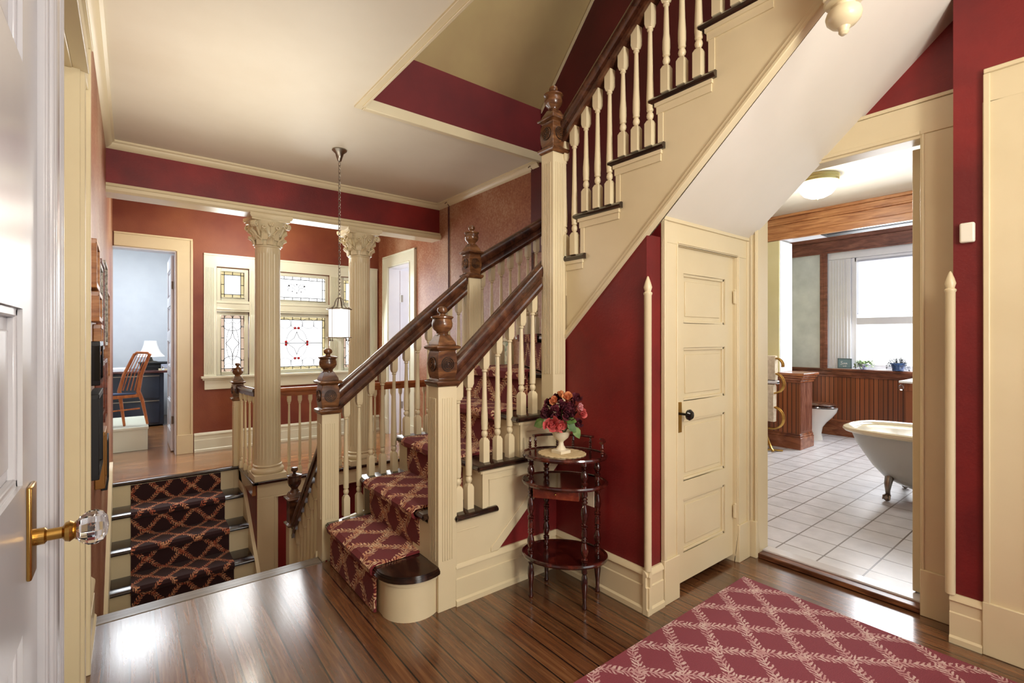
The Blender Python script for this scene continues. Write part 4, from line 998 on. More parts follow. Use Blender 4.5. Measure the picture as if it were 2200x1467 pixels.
def rose(c, s_, nrm, mat, lab):
    """cupped petals spiralling outwards round the axis nrm"""
    m = MB(); nv = Vector(nrm).normalized(); t1 = nv.cross(Vector((.3, .2, 1))).normalized(); t2 = nv.cross(t1); c = Vector(c)
    ph = random.random()*6
    m.sphere(c+nv*(s_*.1), s_*.3, 10, 8)
    for k in range(17):
        f_ = k/16; a0 = ph+k*2.4; wd = 1.5-.45*f_; rk = s_*(.08+.56*f_**1.1); h = s_*(.85-.40*f_); fl = s_*(.02+.26*f_**2); b0 = -s_*.35
        rows = []
        for v in (0, .3, .6, .85, 1.0):
            row = []
            for u in (-1, -.6, -.2, .2, .6, 1):
                edge = 1-.22*u*u*v; r_ = rk*(.35+.65*v**.5)+fl*v**3; a = a0+u*wd*.5*(1-.15*v)
                row.append(c+(t1*math.cos(a)+t2*math.sin(a))*(r_*(1+.05*u))+nv*(b0+(h-b0)*v*edge))
            rows.append(row)
        for j in range(4):
            for q in range(5): m.quad([rows[j][q], rows[j][q+1], rows[j+1][q+1], rows[j+1][q]])
    return obj('rose', m, mat, FB, lab, sharp=80)
ctr = Vector((ux, uy, .82))
camd = Vector((-ux, -uy, .25)).normalized(); side = Vector((camd.y, -camd.x, 0)).normalized()
side = -side if side.dot(Vector((1, -1, 0))) < 0 else side
def fp(a, b, c_): return tuple(ctr+side*a+Vector((0, 0, b))+camd*c_)
rose(fp(-.042, -.018, .06), .05, camd, ROSE, 'large coral rose'); rose(fp(-.005, -.025, .055), .035, camd+side*.6, ROSE, 'coral rose')
rose(fp(.03, .10, .02), .034, camd+Vector((0, 0, 1)), ORANGE, 'orange bloom'); rose(fp(-.03, .085, .03), .03, camd-side*.5+Vector((0, 0, 1)), ORANGE, 'orange bloom')
rose(fp(.0, .115, .0), .03, Vector((0, 0, 1)), ORANGE, 'orange bloom')
rose(fp(.095, .03, .02), .03, camd+side, ROSE, 'coral rose'); rose(fp(.085, .06, .02), .024, camd+side, PINK, 'pale pink bloom')
for p in ((-.065, .045, .03), (-.08, .02, .0), (-.03, .045, .055), (.02, .05, .06), (.055, .07, .04), (.05, .02, .05), (.08, -.015, .03), (-.06, .08, .0), (.075, .10, -.01), (.03, .02, .06), (-.02, .10, -.03), (.05, .09, -.04), (0, .03, .03), (0, .065, .02), (-.02, .005, .02), (.03, .045, .0), (-.04, .06, .0), (-.05, .02, .0), (.06, .04, -.02)):
    rose(fp(*p), random.uniform(.026, .036), camd+side*random.uniform(-.8, .8)+Vector((0, 0, random.uniform(0, .8))), BURG, None)
def leafq(m, p, d, up, L, w_):
    d = Vector(d).normalized(); s_ = d.cross(Vector(up)).normalized(); p = Vector(p); upv = Vector(up).normalized()
    rows = [[p+d*L*t+s_*w_*ww*k+upv*(-.25*L*t*t+abs(k)*.1*w_) for k in (-1, 0, 1)] for t, ww in ((0, .1), (.25, .8), (.5, 1), (.8, .6), (1, .05))]
    for j in range(4):
        for k in range(2): m.quad([rows[j][k], rows[j][k+1], rows[j+1][k+1], rows[j+1][k]])
for p, d in (((-.07, -.02, .03), -side*1+Vector((0, 0, -.1))), ((-.08, .0, .02), -side+Vector((0, 0, -.6))), ((.02, .0, .06), side+camd*.4), ((.03, -.01, .07), side*.8+Vector((0, 0, -.8))), ((.06, -.03, .05), side*.5+Vector((0, 0, -1)))):
    m = MB(); leafq(m, fp(*p), d, camd+Vector((0, 0, .6)), .055, .02); obj('leaf', m, LEAF if random.random() < .6 else LEAFP, FB)
m = MB()
for i in range(14):
    a = i*2*PI/14; m.tube([(ux+.01*math.cos(a), uy+.01*math.sin(a), .745), tuple(ctr+Vector((.05*math.cos(a), .05*math.sin(a), random.uniform(-.02, .06))))], .0018, 5)
obj('stem', m, LEAF, FB)
# ------------------------------------------------------------------ rug
m = MB(); x0, x1, y0, y1 = .95, 2.405, -.6, 1.178
m.quad([(x0, y0, .013), (x1, y0, .013), (x1, y1, .013), (x0, y1, .013)], [(x0, y0), (x1, y0), (x1, y1), (x0, y1)])
for a, b in (((x0, y0), (x1, y0)), ((x1, y0), (x1, y1)), ((x1, y1), (x0, y1)), ((x0, y1), (x0, y0))):
    m.quad([(a[0], a[1], .001), (b[0], b[1], .001), (b[0], b[1], .013), (a[0], a[1], .013)], [a, b, b, a])
m.quad([(x0, y0, .001), (x1, y0, .001), (x1, y1, .001), (x0, y1, .001)], [(x0, y0), (x1, y0), (x1, y1), (x0, y1)])
single('hall_rug', m, RUG, 'rose-red rug with pink leafy diamond trellis, on the hall floor by the bathroom door', 'rug')
# ------------------------------------------------------------------ picture frames on the left wall
def framed(y0, y1, z0, z1, d, fmat, label, pic=None, fw=.02, name='framed_picture'):
    x = -.139; T = thing(name, label, 'picture', (x, (y0+y1)/2, (z0+z1)/2), 'pictures on the stairwell wall')
    m = MB(); m.box(x, x+d, y0, y1, z0, z0+fw); m.box(x, x+d, y0, y1, z1-fw, z1); m.box(x, x+d, y0, y0+fw, z0+fw, z1-fw); m.box(x, x+d, y1-fw, y1, z0+fw, z1-fw)
    obj('frame', m, fmat, T, bev=.003)
    m = MB(); m.box(x, x+d*.5, y0+fw, y1-fw, z0+fw, z1-fw); obj('print', m, pic or paint('faded_print', srgb(180, 166, 140), .5, srgb(120, 104, 84), 12), T)
    return T
OAKF = wood('oak_frame', srgb(130, 76, 36), srgb(172, 112, 60), srgb(196, 140, 84), .35, (4, 4, 20))
BRF = wood('brown_frame', srgb(70, 30, 20), srgb(112, 54, 36), srgb(146, 80, 52), .3, (4, 4, 20))
GRIL = paint('carved_silver', srgb(200, 190, 170), .4, srgb(70, 62, 54), 60, .8, 90)
framed(2.66, 2.92, 1.415, 1.62, .028, OAKF, 'oak-framed picture hanging highest and nearest, just above the small oak box frame')
framed(2.72, 2.97, 1.275, 1.405, .034, OAKF, 'small deep oak box frame, directly below the nearest high oak frame')
framed(2.99, 3.24, 1.29, 1.56, .028, GRIL, 'ornate carved silver frame beside the small oak box frame', GRIL)
framed(3.0, 3.22, 1.12, 1.27, .030, OAKF, 'plain light oak frame below the ornate silver one')
framed(3.30, 3.62, 1.14, 1.62, .022, BRF, 'tall narrow red-brown frame, right of the ornate silver frame')
framed(3.68, 4.02, 1.16, 1.66, .024, GRIL, 'tall silver-edged frame beside the tall red-brown one')
framed(2.72, 3.02, 1.0, 1.19, .036, BLACK, 'black and gilt frame at eye level, above the largest black frame')
framed(4.12, 4.5, .92, 1.52, .022, OAKF, 'tall oak frame farthest along the wall, next to the office doorway')
framed(2.70, 3.06, .60, .965, .034, BLACKM, 'largest black frame with a grey-green edge, lowest and nearest on the wall')
framed(3.16, 3.50, .80, 1.08, .026, BRF, 'red-brown frame with white corners, right of the largest black frame')
framed(3.62, 3.95, .72, 1.08, .024, BRF, 'dark reddish frame, above the small gilt frame')
framed(3.12, 3.34, .46, .74, .040, GILT, 'small thick gilt frame with beaded edge, low on the wall')
framed(3.75, 4.02, .30, .60, .030, BLACKM, 'small black frame lowest on the wall, beyond the beaded gilt one')
# picture and cords on the right wall of the stairwell
for y, lab in ((4.29, 'dark red picture cord hanging from the crown moulding, nearest the beam corner'), (2.975, 'dark red picture cord hanging beside the ceiling opening trim')):
    m = MB(); m.tube([(2.515, y, 2.58), (2.535, y, 2.60), (2.562, y, 2.56), (2.564, y, 1.30)], .004, 6); m.tube([(2.564, y+.02, 2.56), (2.564, y+.012, 1.30)], .003, 6)
    single('picture_cord', m, CORD, lab, 'cord', group='picture cords')
T = thing('framed_print', 'green botanical print in a pale frame on the stairwell wall, glimpsed between the balusters', 'picture', (2.568, 3.6, 1.1))
m = MB(); y0, y1, z0, z1 = 3.25, 3.95, .8, 1.21
for b_ in ((y0, y1, z0, z0+.03), (y0, y1, z1-.03, z1), (y0, y0+.03, z0, z1), (y1-.03, y1, z0, z1)): m.box(2.545, 2.57, *b_)
obj('frame', m, CREAM, T, bev=.003); m = MB(); m.box(2.555, 2.57, y0+.03, y1-.03, z0+.03, z1-.03); obj('print', m, paint('leafy_print', srgb(220, 214, 180), .5, srgb(84, 120, 84), 28), T)
# thermostat
m = MB(); m.box(2.546, 2.57, .356, .40, 1.575, 1.652); T = single('thermostat', m, plain('white_plastic', srgb(230, 226, 210), .4), 'small white plastic sensor box on the dark red wall beside the bathroom doorway', 'sensor', bev=.006)
# ================================================================== bathroom
XB = 6.75
f = MB(); wallmb(f, 'x', XB, XB+.2, -.35, 3.6, 0, 2.53, [(.35, 2.27, .84, 2.26)]); struct('wall_bath_back', f, MARBLED)
f = MB(); f.box(2.8, 7.2, 3.5, 3.6, 0, 2.53); struct('wall_bath_left', f, GREYWALL)
f = MB(); f.box(2.8, 7.2, -.4, -.3, 0, 2.53); struct('wall_bath_right', f, GREYWALL)
f = MB(); f.box(5.53, 5.85, 2.322, 3.5, .839, 2.268); struct('wall_bath_partition', f, [YELLOW], bev=0)
f = MB(); f.box(5.545, 5.85, 2.318, 2.323, .84, 2.27); struct('trim_27', f, WHITE)
f = MB(); f.box(5.56, 5.84, .1, 3.5, 2.285, 2.53); struct('trim_28', f, WHITE)
m = MB(); m.box(5.51, 5.56, .1, 3.4, 2.27, 2.34); m.box(5.518, 5.56, .1, 3.4, 2.34, 2.43); m.box(5.50, 5.56, .1, 3.4, 2.43, 2.45); m.box(5.51, 5.56, .1, 3.4, 2.45, 2.50); m.box(5.49, 5.56, .1, 3.4, 2.50, 2.53)
struct('trim_29', m, OAK, bev=.004)
m = MB(); m.box(XB-.02, XB, .1, 3.4, 2.26, 2.40); m.box(XB-.035, XB, .1, 3.4, 2.40, 2.45); m.box(XB-.03, XB, .1, 3.4, 2.25, 2.27); m.box(XB-.022, XB, 2.265, 2.345, .84, 2.26); m.box(XB-.03, XB, 2.28, 2.295, .84, 2.26); m.box(XB-.03, XB, 2.315, 2.33, .84, 2.26)
struct('trim_30', m, wood('walnut_trim', srgb(86, 44, 30), srgb(122, 70, 52), srgb(150, 98, 76), .35, (3, 3, 14)), bev=.003)
# AC vent in the alcove soffit
m = MB(); m.box(5.62, 5.80, 1.15, 1.95, 2.278, 2.286); m.box(5.65, 5.77, 1.2, 1.9, 2.274, 2.28); single('air_vent', m, BLACKM, 'long dark air vent slot in the soffit above the bathroom alcove', 'vent')
# beadboard wainscot on back wall and sill
m = MB(); m.box(XB-.02, XB, .1, 3.5, .03, .79); struct('wainscot_back' if False else 'trim_31', m, BEAD)
m = MB(); m.box(XB-.035, XB, .1, 3.5, .03, .20); m.box(XB-.045, XB, .1, 3.5, .20, .225); struct('baseboard_bath', m, wood('bath_base_wood', *BEAD_C, .35, (16, 3, 16)), bev=.004)
m = MB(); m.box(XB-.06, XB+.1, .1, 3.5, .815, .84); m.box(XB-.045, XB, .1, 3.5, .77, .815); m.box(XB-.035, XB, .1, 3.5, .74, .77); struct('trim_32', m, wood('bath_sill_wood', srgb(70, 36, 24), srgb(110, 62, 42), srgb(150, 96, 70), .3, (16, 3, 16), coat=.3), bev=.004)
m = MB(); m.box(XB-.01, XB+.14, .35, 2.27, .838, .846); struct('trim_33', m, WHITE)
# half wall
HW = MB(); HW.box(5.53, 5.85, 2.115, 3.5, .03, .80); struct('trim_34', HW, BEAD)
m = MB()
for i in range(7): m.box(5.56+i*.042, 5.58+i*.042, 2.108, 2.116, .22, .73)
m.box(5.545, 5.835, 2.110, 2.116, .2, .75); struct('trim_35', m, wood('pilaster_wood', srgb(92, 50, 34), srgb(128, 80, 62), srgb(160, 112, 92), .28, (16, 3, 3), coat=.3))
m = MB(); m.box(5.515, 5.865, 2.10, 3.5, .03, .155); m.box(5.52, 5.86, 2.105, 3.5, .155, .18); m.box(5.525, 5.855, 2.11, 3.5, .18, .195)
m.box(5.515, 5.865, 2.10, 3.5, .735, .76); m.box(5.505, 5.875, 2.09, 3.5, .76, .785); m.box(5.485, 5.895, 2.06, 3.5, .81, .838); m.box(5.495, 5.885, 2.075, 3.5, .785, .81)
struct('trim_36', m, wood('half_wall_cap_wood', *BEAD_C, .25, (5, 2, 5), coat=.3), bev=.005)
# window in back wall
W_ = bpy.data.objects.new('window_4', None); C.objects.link(W_); W_.location = (XB+.1, 1.3, .84); W_['kind'] = 'structure'
m = MB(); m.box(XB+.02, XB+.1, 2.03, 2.269, .847, 2.169); m.box(XB+.021, XB+.1, .351, 2.269, 2.17, 2.259); m.box(XB+.05, XB+.12, 1.98, 2.03, .84, 2.17)
for i in range(6): m.box(XB+.012, XB+.02, 2.06+i*.03, 2.075+i*.03, .86, 2.16)
m.box(XB+.06, XB+.12, .35, 2.0, 1.37, 1.45); m.box(XB+.05, XB+.12, .35, 2.0, 2.12, 2.17); m.box(XB+.05, XB+.12, .35, 2.0, .84, .90); m.box(XB+.08, XB+.12, 1.0, 1.04, .84, 2.2)
obj('window_frame', m, WHITE, W_, bev=.004)
m = MB(); m.box(XB+.10, XB+.104, .35, 2.0, .88, 2.15); obj('pane', m, PANE, W_)
m = MB(); m.box(XB+.045, XB+.05, .36, 1.97, 1.50, 2.14); m.tube([(XB+.047, .36, 1.5), (XB+.047, 1.97, 1.5)], .008, 6)
obj('roller_blind', m, glass('translucent_blind', (.86, .87, .9, 1)), W_)
# bathtub
tcx, tcy = 4.52, .70
TU = thing('bathtub', 'freestanding cream clawfoot bathtub on the grey tiles, seen through the bathroom doorway', 'bathtub', (tcx, tcy, .03))
def superell(a, bN, bS, t, e=2.6):
    c, s_ = math.cos(t), math.sin(t); b_ = bN if s_ > 0 else bS
    return (math.copysign(abs(c)**(2/e), c)*a, math.copysign(abs(s_)**(2/e), s_)*b_)
def shell(prof, seg=56, rev=False):
    m = MB(); n = 0
    for a, bN, bS, z, e in prof:
        for i in range(seg):
            x, y = superell(a, bN, bS, 2*PI*i/seg, e); m.v.append((tcx+x, tcy+y, z))
    for j in range(len(prof)-1):
        for i in range(seg): m.f.append((j*seg+i, j*seg+(i+1) % seg, (j+1)*seg+(i+1) % seg, (j+1)*seg+i)); m.uv.append(None); m.mi.append(0)
    k = len(prof)-1; m.f.append(tuple(k*seg+i for i in range(seg))); m.uv.append(None); m.mi.append(0); return m
obj('tub_body', shell([(.315, .625, .62, .49, 3.2), (.31, .60, .6, .42, 3), (.295, .555, .57, .34, 2.8), (.27, .50, .53, .25, 2.6), (.235, .43, .48, .17, 2.4), (.17, .34, .4, .125, 2.2), (.08, .2, .25, .105, 2)]), TUBOUT, TU, 'grey-white painted outside')
obj('tub_basin', shell([(.32, .63, .625, .525, 3.2), (.30, .61, .605, .515, 3.2), (.285, .585, .58, .46, 3), (.265, .53, .53, .32, 2.8), (.22, .43, .44, .2, 2.6), (.12, .28, .28, .16, 2)]), TUBIN, TU)
obj('tub_rim', shell([(.315, .625, .62, .49, 3.2), (.345, .66, .65, .497, 3.4), (.358, .675, .665, .512, 3.4), (.354, .67, .66, .528, 3.4), (.335, .65, .64, .535, 3.4), (.315, .628, .62, .528, 3.2), (.312, .622, .615, .51, 3.2)][:7]), TUBIN, TU)
bpy.data.objects.remove(TU.children[-1]) if False else None
for sx, sy in ((-1, .36), (1, .36), (-1, -.42), (1, -.42)):
    m = MB(); bx, by = tcx+sx*.20, tcy+sy
    m.tube([(bx-sx*.02, by, .19), (bx+sx*.012, by+.0, .15), (bx+sx*.02, by, .105), (bx+sx*.012, by, .075), (bx+sx*.028, by, .055)], [.028, .024, .016, .014, .02], 10)
    m.sphere((bx+sx*.036, by, .052), .022, 12, 8, 1.1, 1, .95)
    for q in (-1, 0, 1): m.tube([(bx+sx*.018, by+q*.012, .072), (bx+sx*.045, by+q*.018, .07), (bx+sx*.058, by+q*.02, .045)], [.008, .007, .004], 6)
    obj('claw_foot', m, NICKEL, TU)
m = MB(); m.tube([(tcx+.30, tcy+.0, .43), (tcx+.24, tcy+.0, .43), (tcx+.21, tcy, .405)], .012, 8)
for q in (-1, 1):
    m.tube([(tcx+.29, tcy+q*.07, .44), (tcx+.24, tcy+q*.07, .44)], .009, 8)
    for a in range(2): th = a*PI/2+.5; m.tube([(tcx+.24, tcy+q*.07-.025*math.cos(th), .44-.025*math.sin(th)), (tcx+.24, tcy+q*.07+.025*math.cos(th), .44+.025*math.sin(th))], .005, 6)
obj('faucet', m, BRASS, TU, 'brass faucet with cross handles')
# open bathroom door leaf with crystal knob
DL = struct('door_5', MB().box(2.83, 3.40, .575, .605, .04, 2.07), CREAM, bev=.003)
m = MB(); m.lathe([(.008, 0), (.008, .03), (.018, .034), (.026, .045), (.025, .058), (.014, .068), (0, .07)], (3.34, .605, .86), 12, 'y'); obj('door_handle', m, CRYSTAL, DL, 'crystal knob', sharp=15)
# vanity
V = thing('bath_vanity', 'wooden beadboard vanity with white marble top, beside the bathroom window sill', 'vanity', (6.45, 1.0, .03))
m = MB(); m.box(6.22, 6.70, .6, 1.385, .03, .73); obj('cabinet_body', m, BEADX, V)
m = MB(); m.box(6.21, 6.70, .6, 1.395, .67, .75); obj('apron', m, wood('vanity_wood', *BEAD_C, .3, (3, 16, 3)), V, bev=.004)
m = MB(); m.box(6.17, 6.70, .58, 1.43, .75, .772); obj('counter_top', m, PORC, V, bev=.005)
m = MB(); m.lathe([(.008, 0), (.008, .015), (.03, .022), (.034, .034), (.024, .048), (0, .052)], (6.25, 1.395, .70), 10, 'y'); obj('drawer_knob', m, CRYSTAL, V, 'clear glass knob', sharp=15)
# toilet
TO = thing('toilet', 'white toilet with dark wooden lid, half hidden behind the bathroom half wall', 'toilet', (6.28, 2.25, .03))
m = MB(); prof = [(.19, .21, .405), (.185, .205, .36), (.165, .175, .30), (.13, .13, .24), (.10, .10, .18), (.10, .10, .10), (.115, .13, .03)]
seg = 32
for a, b_, z in prof:
    for i in range(seg):
        t = 2*PI*i/seg; m.v.append((6.28+a*.9*math.cos(t), 2.22+.09*(.41-z)*2+b_*math.sin(t), z))
for j in range(len(prof)-1):
    for i in range(seg): m.f.append((j*seg+i, j*seg+(i+1) % seg, (j+1)*seg+(i+1) % seg, (j+1)*seg+i)); m.uv.append(None); m.mi.append(0)
m.f.append(tuple(range(seg))); m.uv.append(None); m.mi.append(0); obj('bowl', m, PORC, TO)
m = MB(); m.lathe([(.0, .408), (.18, .408), (.19, .418), (.185, .428), (0, .43)], (6.28, 2.23, 0), 32, sy=1.15); obj('seat', m, DARKWOOD, TO, 'dark wooden seat')
m = MB(); m.lathe([(.0, .432), (.178, .432), (.185, .442), (.165, .456), (0, .464)], (6.28, 2.235, 0), 32, sy=1.15); obj('lid', m, DARKWOOD, TO, 'dark wooden lid')
m = MB(); m.box(6.10, 6.46, 2.48, 2.66, .36, .74); m.box(6.09, 6.47, 2.47, 2.67, .74, .77); obj('tank', m, PORC, TO, bev=.015)
# towel rack and towels
TR = thing('towel_rack', 'curly brass floor towel rack in front of the bathroom half wall', 'towel rack', (5.28, 2.45, .03))
m = MB()
for x in (5.27, 5.33):
    for zc, r_, yc in ((.86, .075, 2.235), (.50, .10, 2.25)):
        pass
def arcpts(x, yc, zc, ry, rz, a0, a1, n=14): return [(x, yc+ry*math.cos(math.radians(a0+(a1-a0)*i/n)), zc+rz*math.sin(math.radians(a0+(a1-a0)*i/n))) for i in range(n+1)]
for x in (5.24, 5.275):
    m.tube([(x, 2.75, 1.0), (x, 2.28, 1.0)]+arcpts(x, 2.245, .93, .075, .07, 80, 195)[::1], .009, 8)
    m.tube([(x, 2.72, .85)]+arcpts(x, 2.265, .74, .105, .105, 80, 290), .009, 8)
    m.tube([(x, 2.70, .52)]+arcpts(x, 2.275, .38, .11, .115, 80, 270)+[(x, 2.75, .265)], .009, 8)
obj('frame', m, BRASS, TR)
m = MB(); m.tube([(5.26, 2.34, .265), (5.26, 2.34, .19), (5.24, 2.28, .06), (5.22, 2.25, .036)], .014, 8); m.tube([(5.16, 2.38, .038), (5.22, 2.28, .05), (5.32, 2.2, .038)], .010, 8)
m.tube([(5.26, 2.68, .265), (5.26, 2.7, .06), (5.3, 2.72, .036)], .014, 8); obj('leg', m, BRASS, TR)
def towel(x0, x1, y0, y1, z0, z1, mat, label):
    m = MB(); n = 10; xm = (x0+x1)/2; w_ = (x1-x0)/2
    for k in range(n):
        ya, yb = y0+(y1-y0)*k/n, y0+(y1-y0)*(k+1)/n
        def ring(y, q):
            o = .004*math.sin(q*1.7)
            return [(xm-w_*.8+o, y, z0), (xm-w_+o, y, (z0+z1)/2), (xm-w_+o*.5, y, z1-.03), (xm-w_*.6, y, z1-.006), (xm, y, z1), (xm+w_*.6, y, z1-.006), (xm+w_+o*.5, y, z1-.03), (xm+w_+o, y, (z0+z1)/2), (xm+w_*.8+o, y, z0)]
        a, b = ring(ya, k), ring(yb, k+1)
        for i in range(len(a)): m.quad([a[i], b[i], b[(i+1) % len(a)], a[(i+1) % len(a)]])
        if k == 0: m.quad(a)
        if k == n-1: m.quad(b)
    return single('towel', m, mat, label, 'towel', group='bath towels')
towel(5.222, 5.294, 2.235, 2.66, .775, 1.028, TOWEL, 'beige towel folded over the top bar of the brass rack')
towel(5.226, 5.29, 2.215, 2.62, .735, .772, TOWELW, 'white towel hanging over the middle bar, under the beige one')
towel(5.22, 5.296, 2.25, 2.66, .34, .73, TOWEL, 'long cream towel on the lower part of the brass rack')
# bath ceiling light
BL = thing('ceiling_light', 'glowing half-globe ceiling light with a pale brass collar, on the bathroom ceiling', 'ceiling light', (4.43, 1.56, 2.53))
m = MB(); m.lathe([(0, 2.53), (.155, 2.53), (.155, 2.515), (.148, 2.505), (.152, 2.495), (.146, 2.48), (.14, 2.478), (0, 2.478)], (4.43, 1.56, 0), 32); obj('collar', m, plain('pale_brass', srgb(222, 214, 150), .3, .5), BL)
m = MB(); m.lathe([(.14, 2.478), (.138, 2.45), (.125, 2.415), (.1, 2.385), (.06, 2.365), (.02, 2.358), (0, 2.357)], (4.43, 1.56, 0), 32); obj('glass_bowl', m, LAMPGLOW, BL, 'lit white glass bowl')
m = MB(); m.lathe([(.008, 2.36), (.01, 2.352), (0, 2.343)], (4.43, 1.56, 0), 12); obj('finial', m, BRASS, BL)
# things on the bath sill
SG = thing('window_sign', 'small blue-grey framed sign with white script, leaning on the bathroom window sill', 'sign', (6.74, 2.08, .846))
m = MB(); ys0, ys1, zs0, zs1 = 2.01, 2.155, .848, .965
for b_ in ((ys0, ys1, zs0, zs0+.006), (ys0, ys1, zs1-.006, zs1), (ys0, ys0+.006, zs0, zs1), (ys1-.006, ys1, zs0, zs1)): m.box(6.735, 6.75, *b_)
obj('frame', m, plain('sign_edge', srgb(66, 84, 88), .5), SG); m = MB(); m.box(6.74, 6.748, ys0+.004, ys1-.004, zs0+.004, zs1-.004); obj('board', m, plain('chalk_blue', srgb(120, 148, 156), .6), SG)
m = MB()
def scr(pts, r=.0022): m.tube([(6.738, 2.125-px*.001, .905+pz*.001) for px, pz in pts], r, 5)
scr([(22, 20), (12, 26), (4, 18), (10, 8), (20, 0), (18, -12), (6, -14), (0, -6)]); scr([(28, -12), (30, 4), (36, 8), (38, -8), (42, 4), (48, 8), (50, -10)]); scr([(56, 4), (62, 8), (66, -2), (60, -10), (55, -4), (66, 6), (70, -8)]); scr([(30, -24), (30, -38), (38, -38)]); scr([(44, -24), (44, -36)]); scr([(52, -26), (58, -24), (58, -34), (52, -38)])
obj('lettering', m, plain('white_chalk', srgb(240, 240, 240), .8), SG, 'white script lettering')
def pot_plant(x, y, z, r, h, mat, lmat, label, droop, n, L, up=.5):
    T = thing('potted_plant', label, 'plant', (x, y, z), 'plants on the bathroom sill')
    m = MB(); m.lathe([(0, z), (r*.72, z), (r*.78, z+h*.12), (r*.74, z+h*.16), (r*.95, z+h*.75), (r*.98, z+h*.8), (r*1.06, z+h*.84), (r*1.06, z+h), (r*.98, z+h), (r*.9, z+h*.85), (0, z+h*.85)], (x, y, 0), 28); obj('pot', m, mat, T)
    m = MB()
    for i in range(n):
        a = random.random()*2*PI; rr = random.uniform(.3, 1)*L; base_ = Vector((x+r*.4*math.cos(a), y+r*.4*math.sin(a), z+h*.85))
        tip = Vector((x+rr*math.cos(a)*.7, y+rr*math.sin(a), z+h+up*L*random.uniform(-.2, 1)-droop*rr)); mid = (base_+tip)/2+Vector((0, 0, .5*L*(.5+droop)))
        m.tube([base_, mid, tip], [.0015, .0015, .001], 4)
        for q in range(3):
            p = mid.lerp(tip, .3+.35*q) if q < 3 else tip
            leafq(m, p, Vector((random.uniform(-1, 1), random.uniform(-1, 1), random.uniform(-.6, .6))), (random.uniform(-.3, .3), random.uniform(-.3, .3), 1), .022+.01*random.random(), .009)
    obj('foliage', m, lmat, T)
pot_plant(6.70, 1.885, .846, .042, .062, BLUEP, LEAFP, 'leafy green trailing plant in a blue and white pot, beside the framed sign', .25, 46, .12, .3)
pot_plant(6.70, 1.56, .846, .068, .085, BLUEG, LEAFD, 'drooping dark plant in a larger glazed blue pot on the bathroom sill', .7, 34, .13, .3)
# ================================================================== office beyond the left doorway
f = MB(); f.box(-.7, .66, 9.4, 9.5, 0, 2.8); struct('wall_office_back', f, GREYWALL)
f = MB(); f.box(-.75, -.6, 6.25, 9.5, 0, 2.8); f.box(-.6, -.3, 6.25, 6.3, 0, 2.8); struct('wall_office_left', f, GREYWALL)
f = MB(); f.box(.56, .66, 6.25, 9.5, 0, 2.8); struct('wall_office_right', f, GREYWALL)
P = [(6.36, 6.86, .2, .42), (6.36, 6.86, .52, .80), (6.36, 6.86, .9, 1.18), (6.36, 6.86, 1.28, 1.56), (6.36, 6.86, 1.66, 1.96)]
o = panel_door('door_6', 'x', .335, -1, 6.27, 6.94, .012, 2.09, P, WHITE)
m = MB(); m.lathe([(.006, 0), (.006, -.028), (.022, -.036), (.025, -.046), (.02, -.056), (0, -.06)], (.335, 6.87, .86), 12, 'x'); obj('door_handle', m, CRYSTAL, o, 'crystal knob', sharp=15)
for z in (1.77, .34): m = MB(); m.lathe([(.008, z-.04), (.008, z+.04)], (.345, 6.255, 0), 8); m.box(.34, .37, 6.255, 6.262, z-.038, z+.038); obj('hinge', m, NICKEL, o)
m = MB(); m.box(-.59, .145, 6.56, 7.5, 0, .245); m.box(-.59, .152, 6.55, 7.5, .225, .253); single('wooden_platform', m, CREAM2, 'low white wooden platform under the chair, on the office floor', 'platform', bev=.004)
# desk and cabinet
DK = thing('desk', 'dark brown office desk top on blue-black drawers, behind the wooden chair', 'desk', (.1, 8.6, 0))
m = MB(); m.box(-.59, .55, 8.2, 9.0, .735, .765); obj('desk_top', m, wood('desk_wood', srgb(50, 24, 22), srgb(78, 40, 36), srgb(104, 60, 52), .35, (3, 14, 14)), DK, bev=.004)
m = MB(); m.box(.51, .54, 8.25, 8.95, 0, .735); obj('leg', m, BLACKM, DK)
FC = thing('filing_cabinet', 'blue-black two-drawer lateral filing cabinet under the desk', 'cabinet', (-.1, 8.6, 0))
m = MB(); m.box(-.58, .36, 8.25, 8.95, .02, .73); obj('cabinet_body', m, CABINET, FC, bev=.004)
for z0 in (.05, .39):
    m = MB(); m.box(-.55, .31, 8.235, 8.25, z0, z0+.31); d_ = obj('drawer', m, CABINET, FC, bev=.004); m = MB(); m.box(-.3, .31, 8.225, 8.235, z0+.298, z0+.31); obj('drawer_pull', m, NICKEL, d_)
m = MB(); m.box(.10, .43, 8.33, 8.65, .766, .86); m.box(.08, .45, 8.31, 8.67, .86, .874); m.box(.11, .41, 8.325, 8.33, .80, .83); single('printer', m, BLACKM, 'black printer tray on the desk under the white lamp', 'printer', bev=.006)
m = MB(); m.box(.30, .50, 8.22, 8.29, .766, .79); single('envelope_box', m, paint('manila', srgb(216, 200, 160), .8), 'manila envelope box on the desk front beside the door', 'box')
m = MB(); m.box(.33, .47, 8.225, 8.285, .791, .85); single('paper_stack', m, paint('grey_card', srgb(170, 174, 190), .7), 'grey-blue stack of cards standing on the manila box', 'papers')
m = MB(); m.box(-.55, -.02, 8.25, 8.7, .766, .80); single('document_pile', m, paint('paper', srgb(226, 228, 232), .7), 'pale pile of papers on the desk left of the chair back', 'papers')
LP = thing('desk_lamp', 'table lamp with white bell shade on the desk in the office', 'lamp', (.22, 8.5, .875))
m = MB(); m.lathe([(.08, .875), (.08, .885), (.03, .895), (.02, .92), (.012, .96), (.012, 1.0)], (.22, 8.5, 0), 20); obj('base', m, NICKEL, LP)
m = MB(); m.lathe([(.165, .952), (.125, 1.0), (.098, 1.06), (.08, 1.12), (.072, 1.175)], (.22, 8.5, 0), 10, cap=False); obj('lamp_shade', m, SHADE, LP)
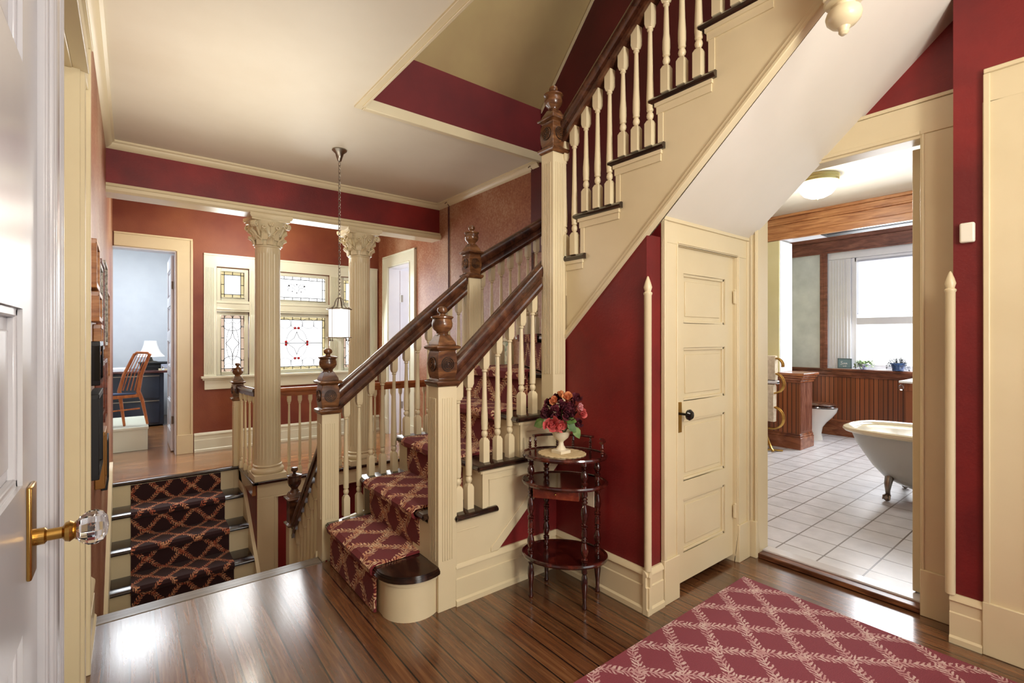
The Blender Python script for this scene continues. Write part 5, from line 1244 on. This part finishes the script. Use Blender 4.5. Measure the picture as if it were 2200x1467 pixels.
# chair on the platform, back turned to us
CH = thing('dining_chair', 'teak chair with tall slatted back and blue seat, standing on the white platform', 'chair', (-.06, 6.85, .253))
zb = .257
m = MB(); m.tube([(.145, 6.72, zb), (.10, 6.76, .52), (.065, 6.78, .62), (.09, 6.77, .80), (.155, 6.73, 1.0), (.17, 6.72, 1.035)], [.012, .018, .022, .019, .016, .015], 8); obj('leg', m, CHERRY, CH)
m = MB(); m.tube([(-.055, 6.72, zb), (-.09, 6.84, .55), (-.10, 6.86, .62), (-.06, 6.86, .80), (.02, 6.84, 1.0), (.035, 6.84, 1.035)], [.012, .018, .02, .017, .015, .014], 8)
obj('leg', m, CHERRY, CH)
for x in (-.36, -.32): m = MB(); m.tube([(x-.01, 6.72 if x < -.33 else 6.98, zb), (x+.02, 6.76 if x < -.33 else 6.94, .55)], [.012, .018], 8); obj('leg', m, CHERRY, CH)
m = MB(); m.tube([(.165, 6.722, 1.02), (.145, 6.74, 1.045), (.055, 6.82, 1.048), (.03, 6.842, 1.02)], .014, 8)
obj('top_rail', m, CHERRY, CH)
for k in range(4):
    t = (k+1)/5; a0 = Vector((.065, 6.775, .63)).lerp(Vector((-.10, 6.86, .63)), t); a1 = Vector((.16, 6.725, 1.03)).lerp(Vector((.035, 6.84, 1.03)), t)
    m = MB(); m.tube([a0, a0.lerp(a1, .5)+Vector((-.015, 0, 0)), a1], [.012, .011, .008], 6, flat=.5); obj('slat', m, CHERRY, CH)
m = MB(); m.tube([(.07, 6.78, .575), (-.36, 6.76, .555)], .018, 6, flat=1.2); m.tube([(-.10, 6.85, .565), (-.33, 6.95, .555)], .016, 6); m.tube([(.07, 6.78, .575), (-.10, 6.86, .575)], .016, 6); obj('seat_frame', m, CHERRY, CH)
m = MB(); m.tube([(.08, 6.765, .43), (-.36, 6.74, .41)], .009, 6); obj('stretcher', m, CHERRY, CH)
m = MB(); m.prism([(.05, 6.765), (-.10, 6.86), (-.36, 6.97), (-.38, 6.75)], .58, .605); obj('seat', m, paint('blue_seat_cloth', srgb(60, 74, 104), .8), CH, 'blue upholstered seat', bev=.01)
T = thing('wall_picture', 'dark narrow framed picture on the office wall, seen past the left wall edge', 'picture', (-.45, 9.38, 1.9))
m = MB(); m.box(-.56, -.50, 9.36, 9.4, 1.62, 2.28); m.box(-.50, -.1, 9.37, 9.4, 2.22, 2.28) if False else None; obj('frame', m, BRF, T)
# ================================================================== bedroom beyond the right gallery door
f = MB(); f.box(4.9, 5.0, 4.3, 7.2, 0, 2.7); f.box(2.7, 5, 7.1, 7.2, 0, 2.7); f.box(2.7, 5, 4.3, 4.4, 0, 2.7); struct('wall_bedroom', f, WHITE)
P = [(2.84, 3.02, 1.62, 1.96), (3.12, 3.30, 1.62, 1.96), (2.84, 3.02, .95, 1.52), (3.12, 3.30, .95, 1.52), (2.84, 3.02, .2, .82), (3.12, 3.30, .2, .82)]
o = panel_door('door_7', 'y', 5.79, -1, 2.73, 3.40, .012, 2.08, P, WHITE)
for z in (1.72, .35): m = MB(); m.lathe([(.009, z-.05), (.009, z+.05)], (2.722, 5.775, 0), 8); m.box(2.70, 2.76, 5.768, 5.776, z-.045, z+.045); obj('hinge', m, NICKEL, o)
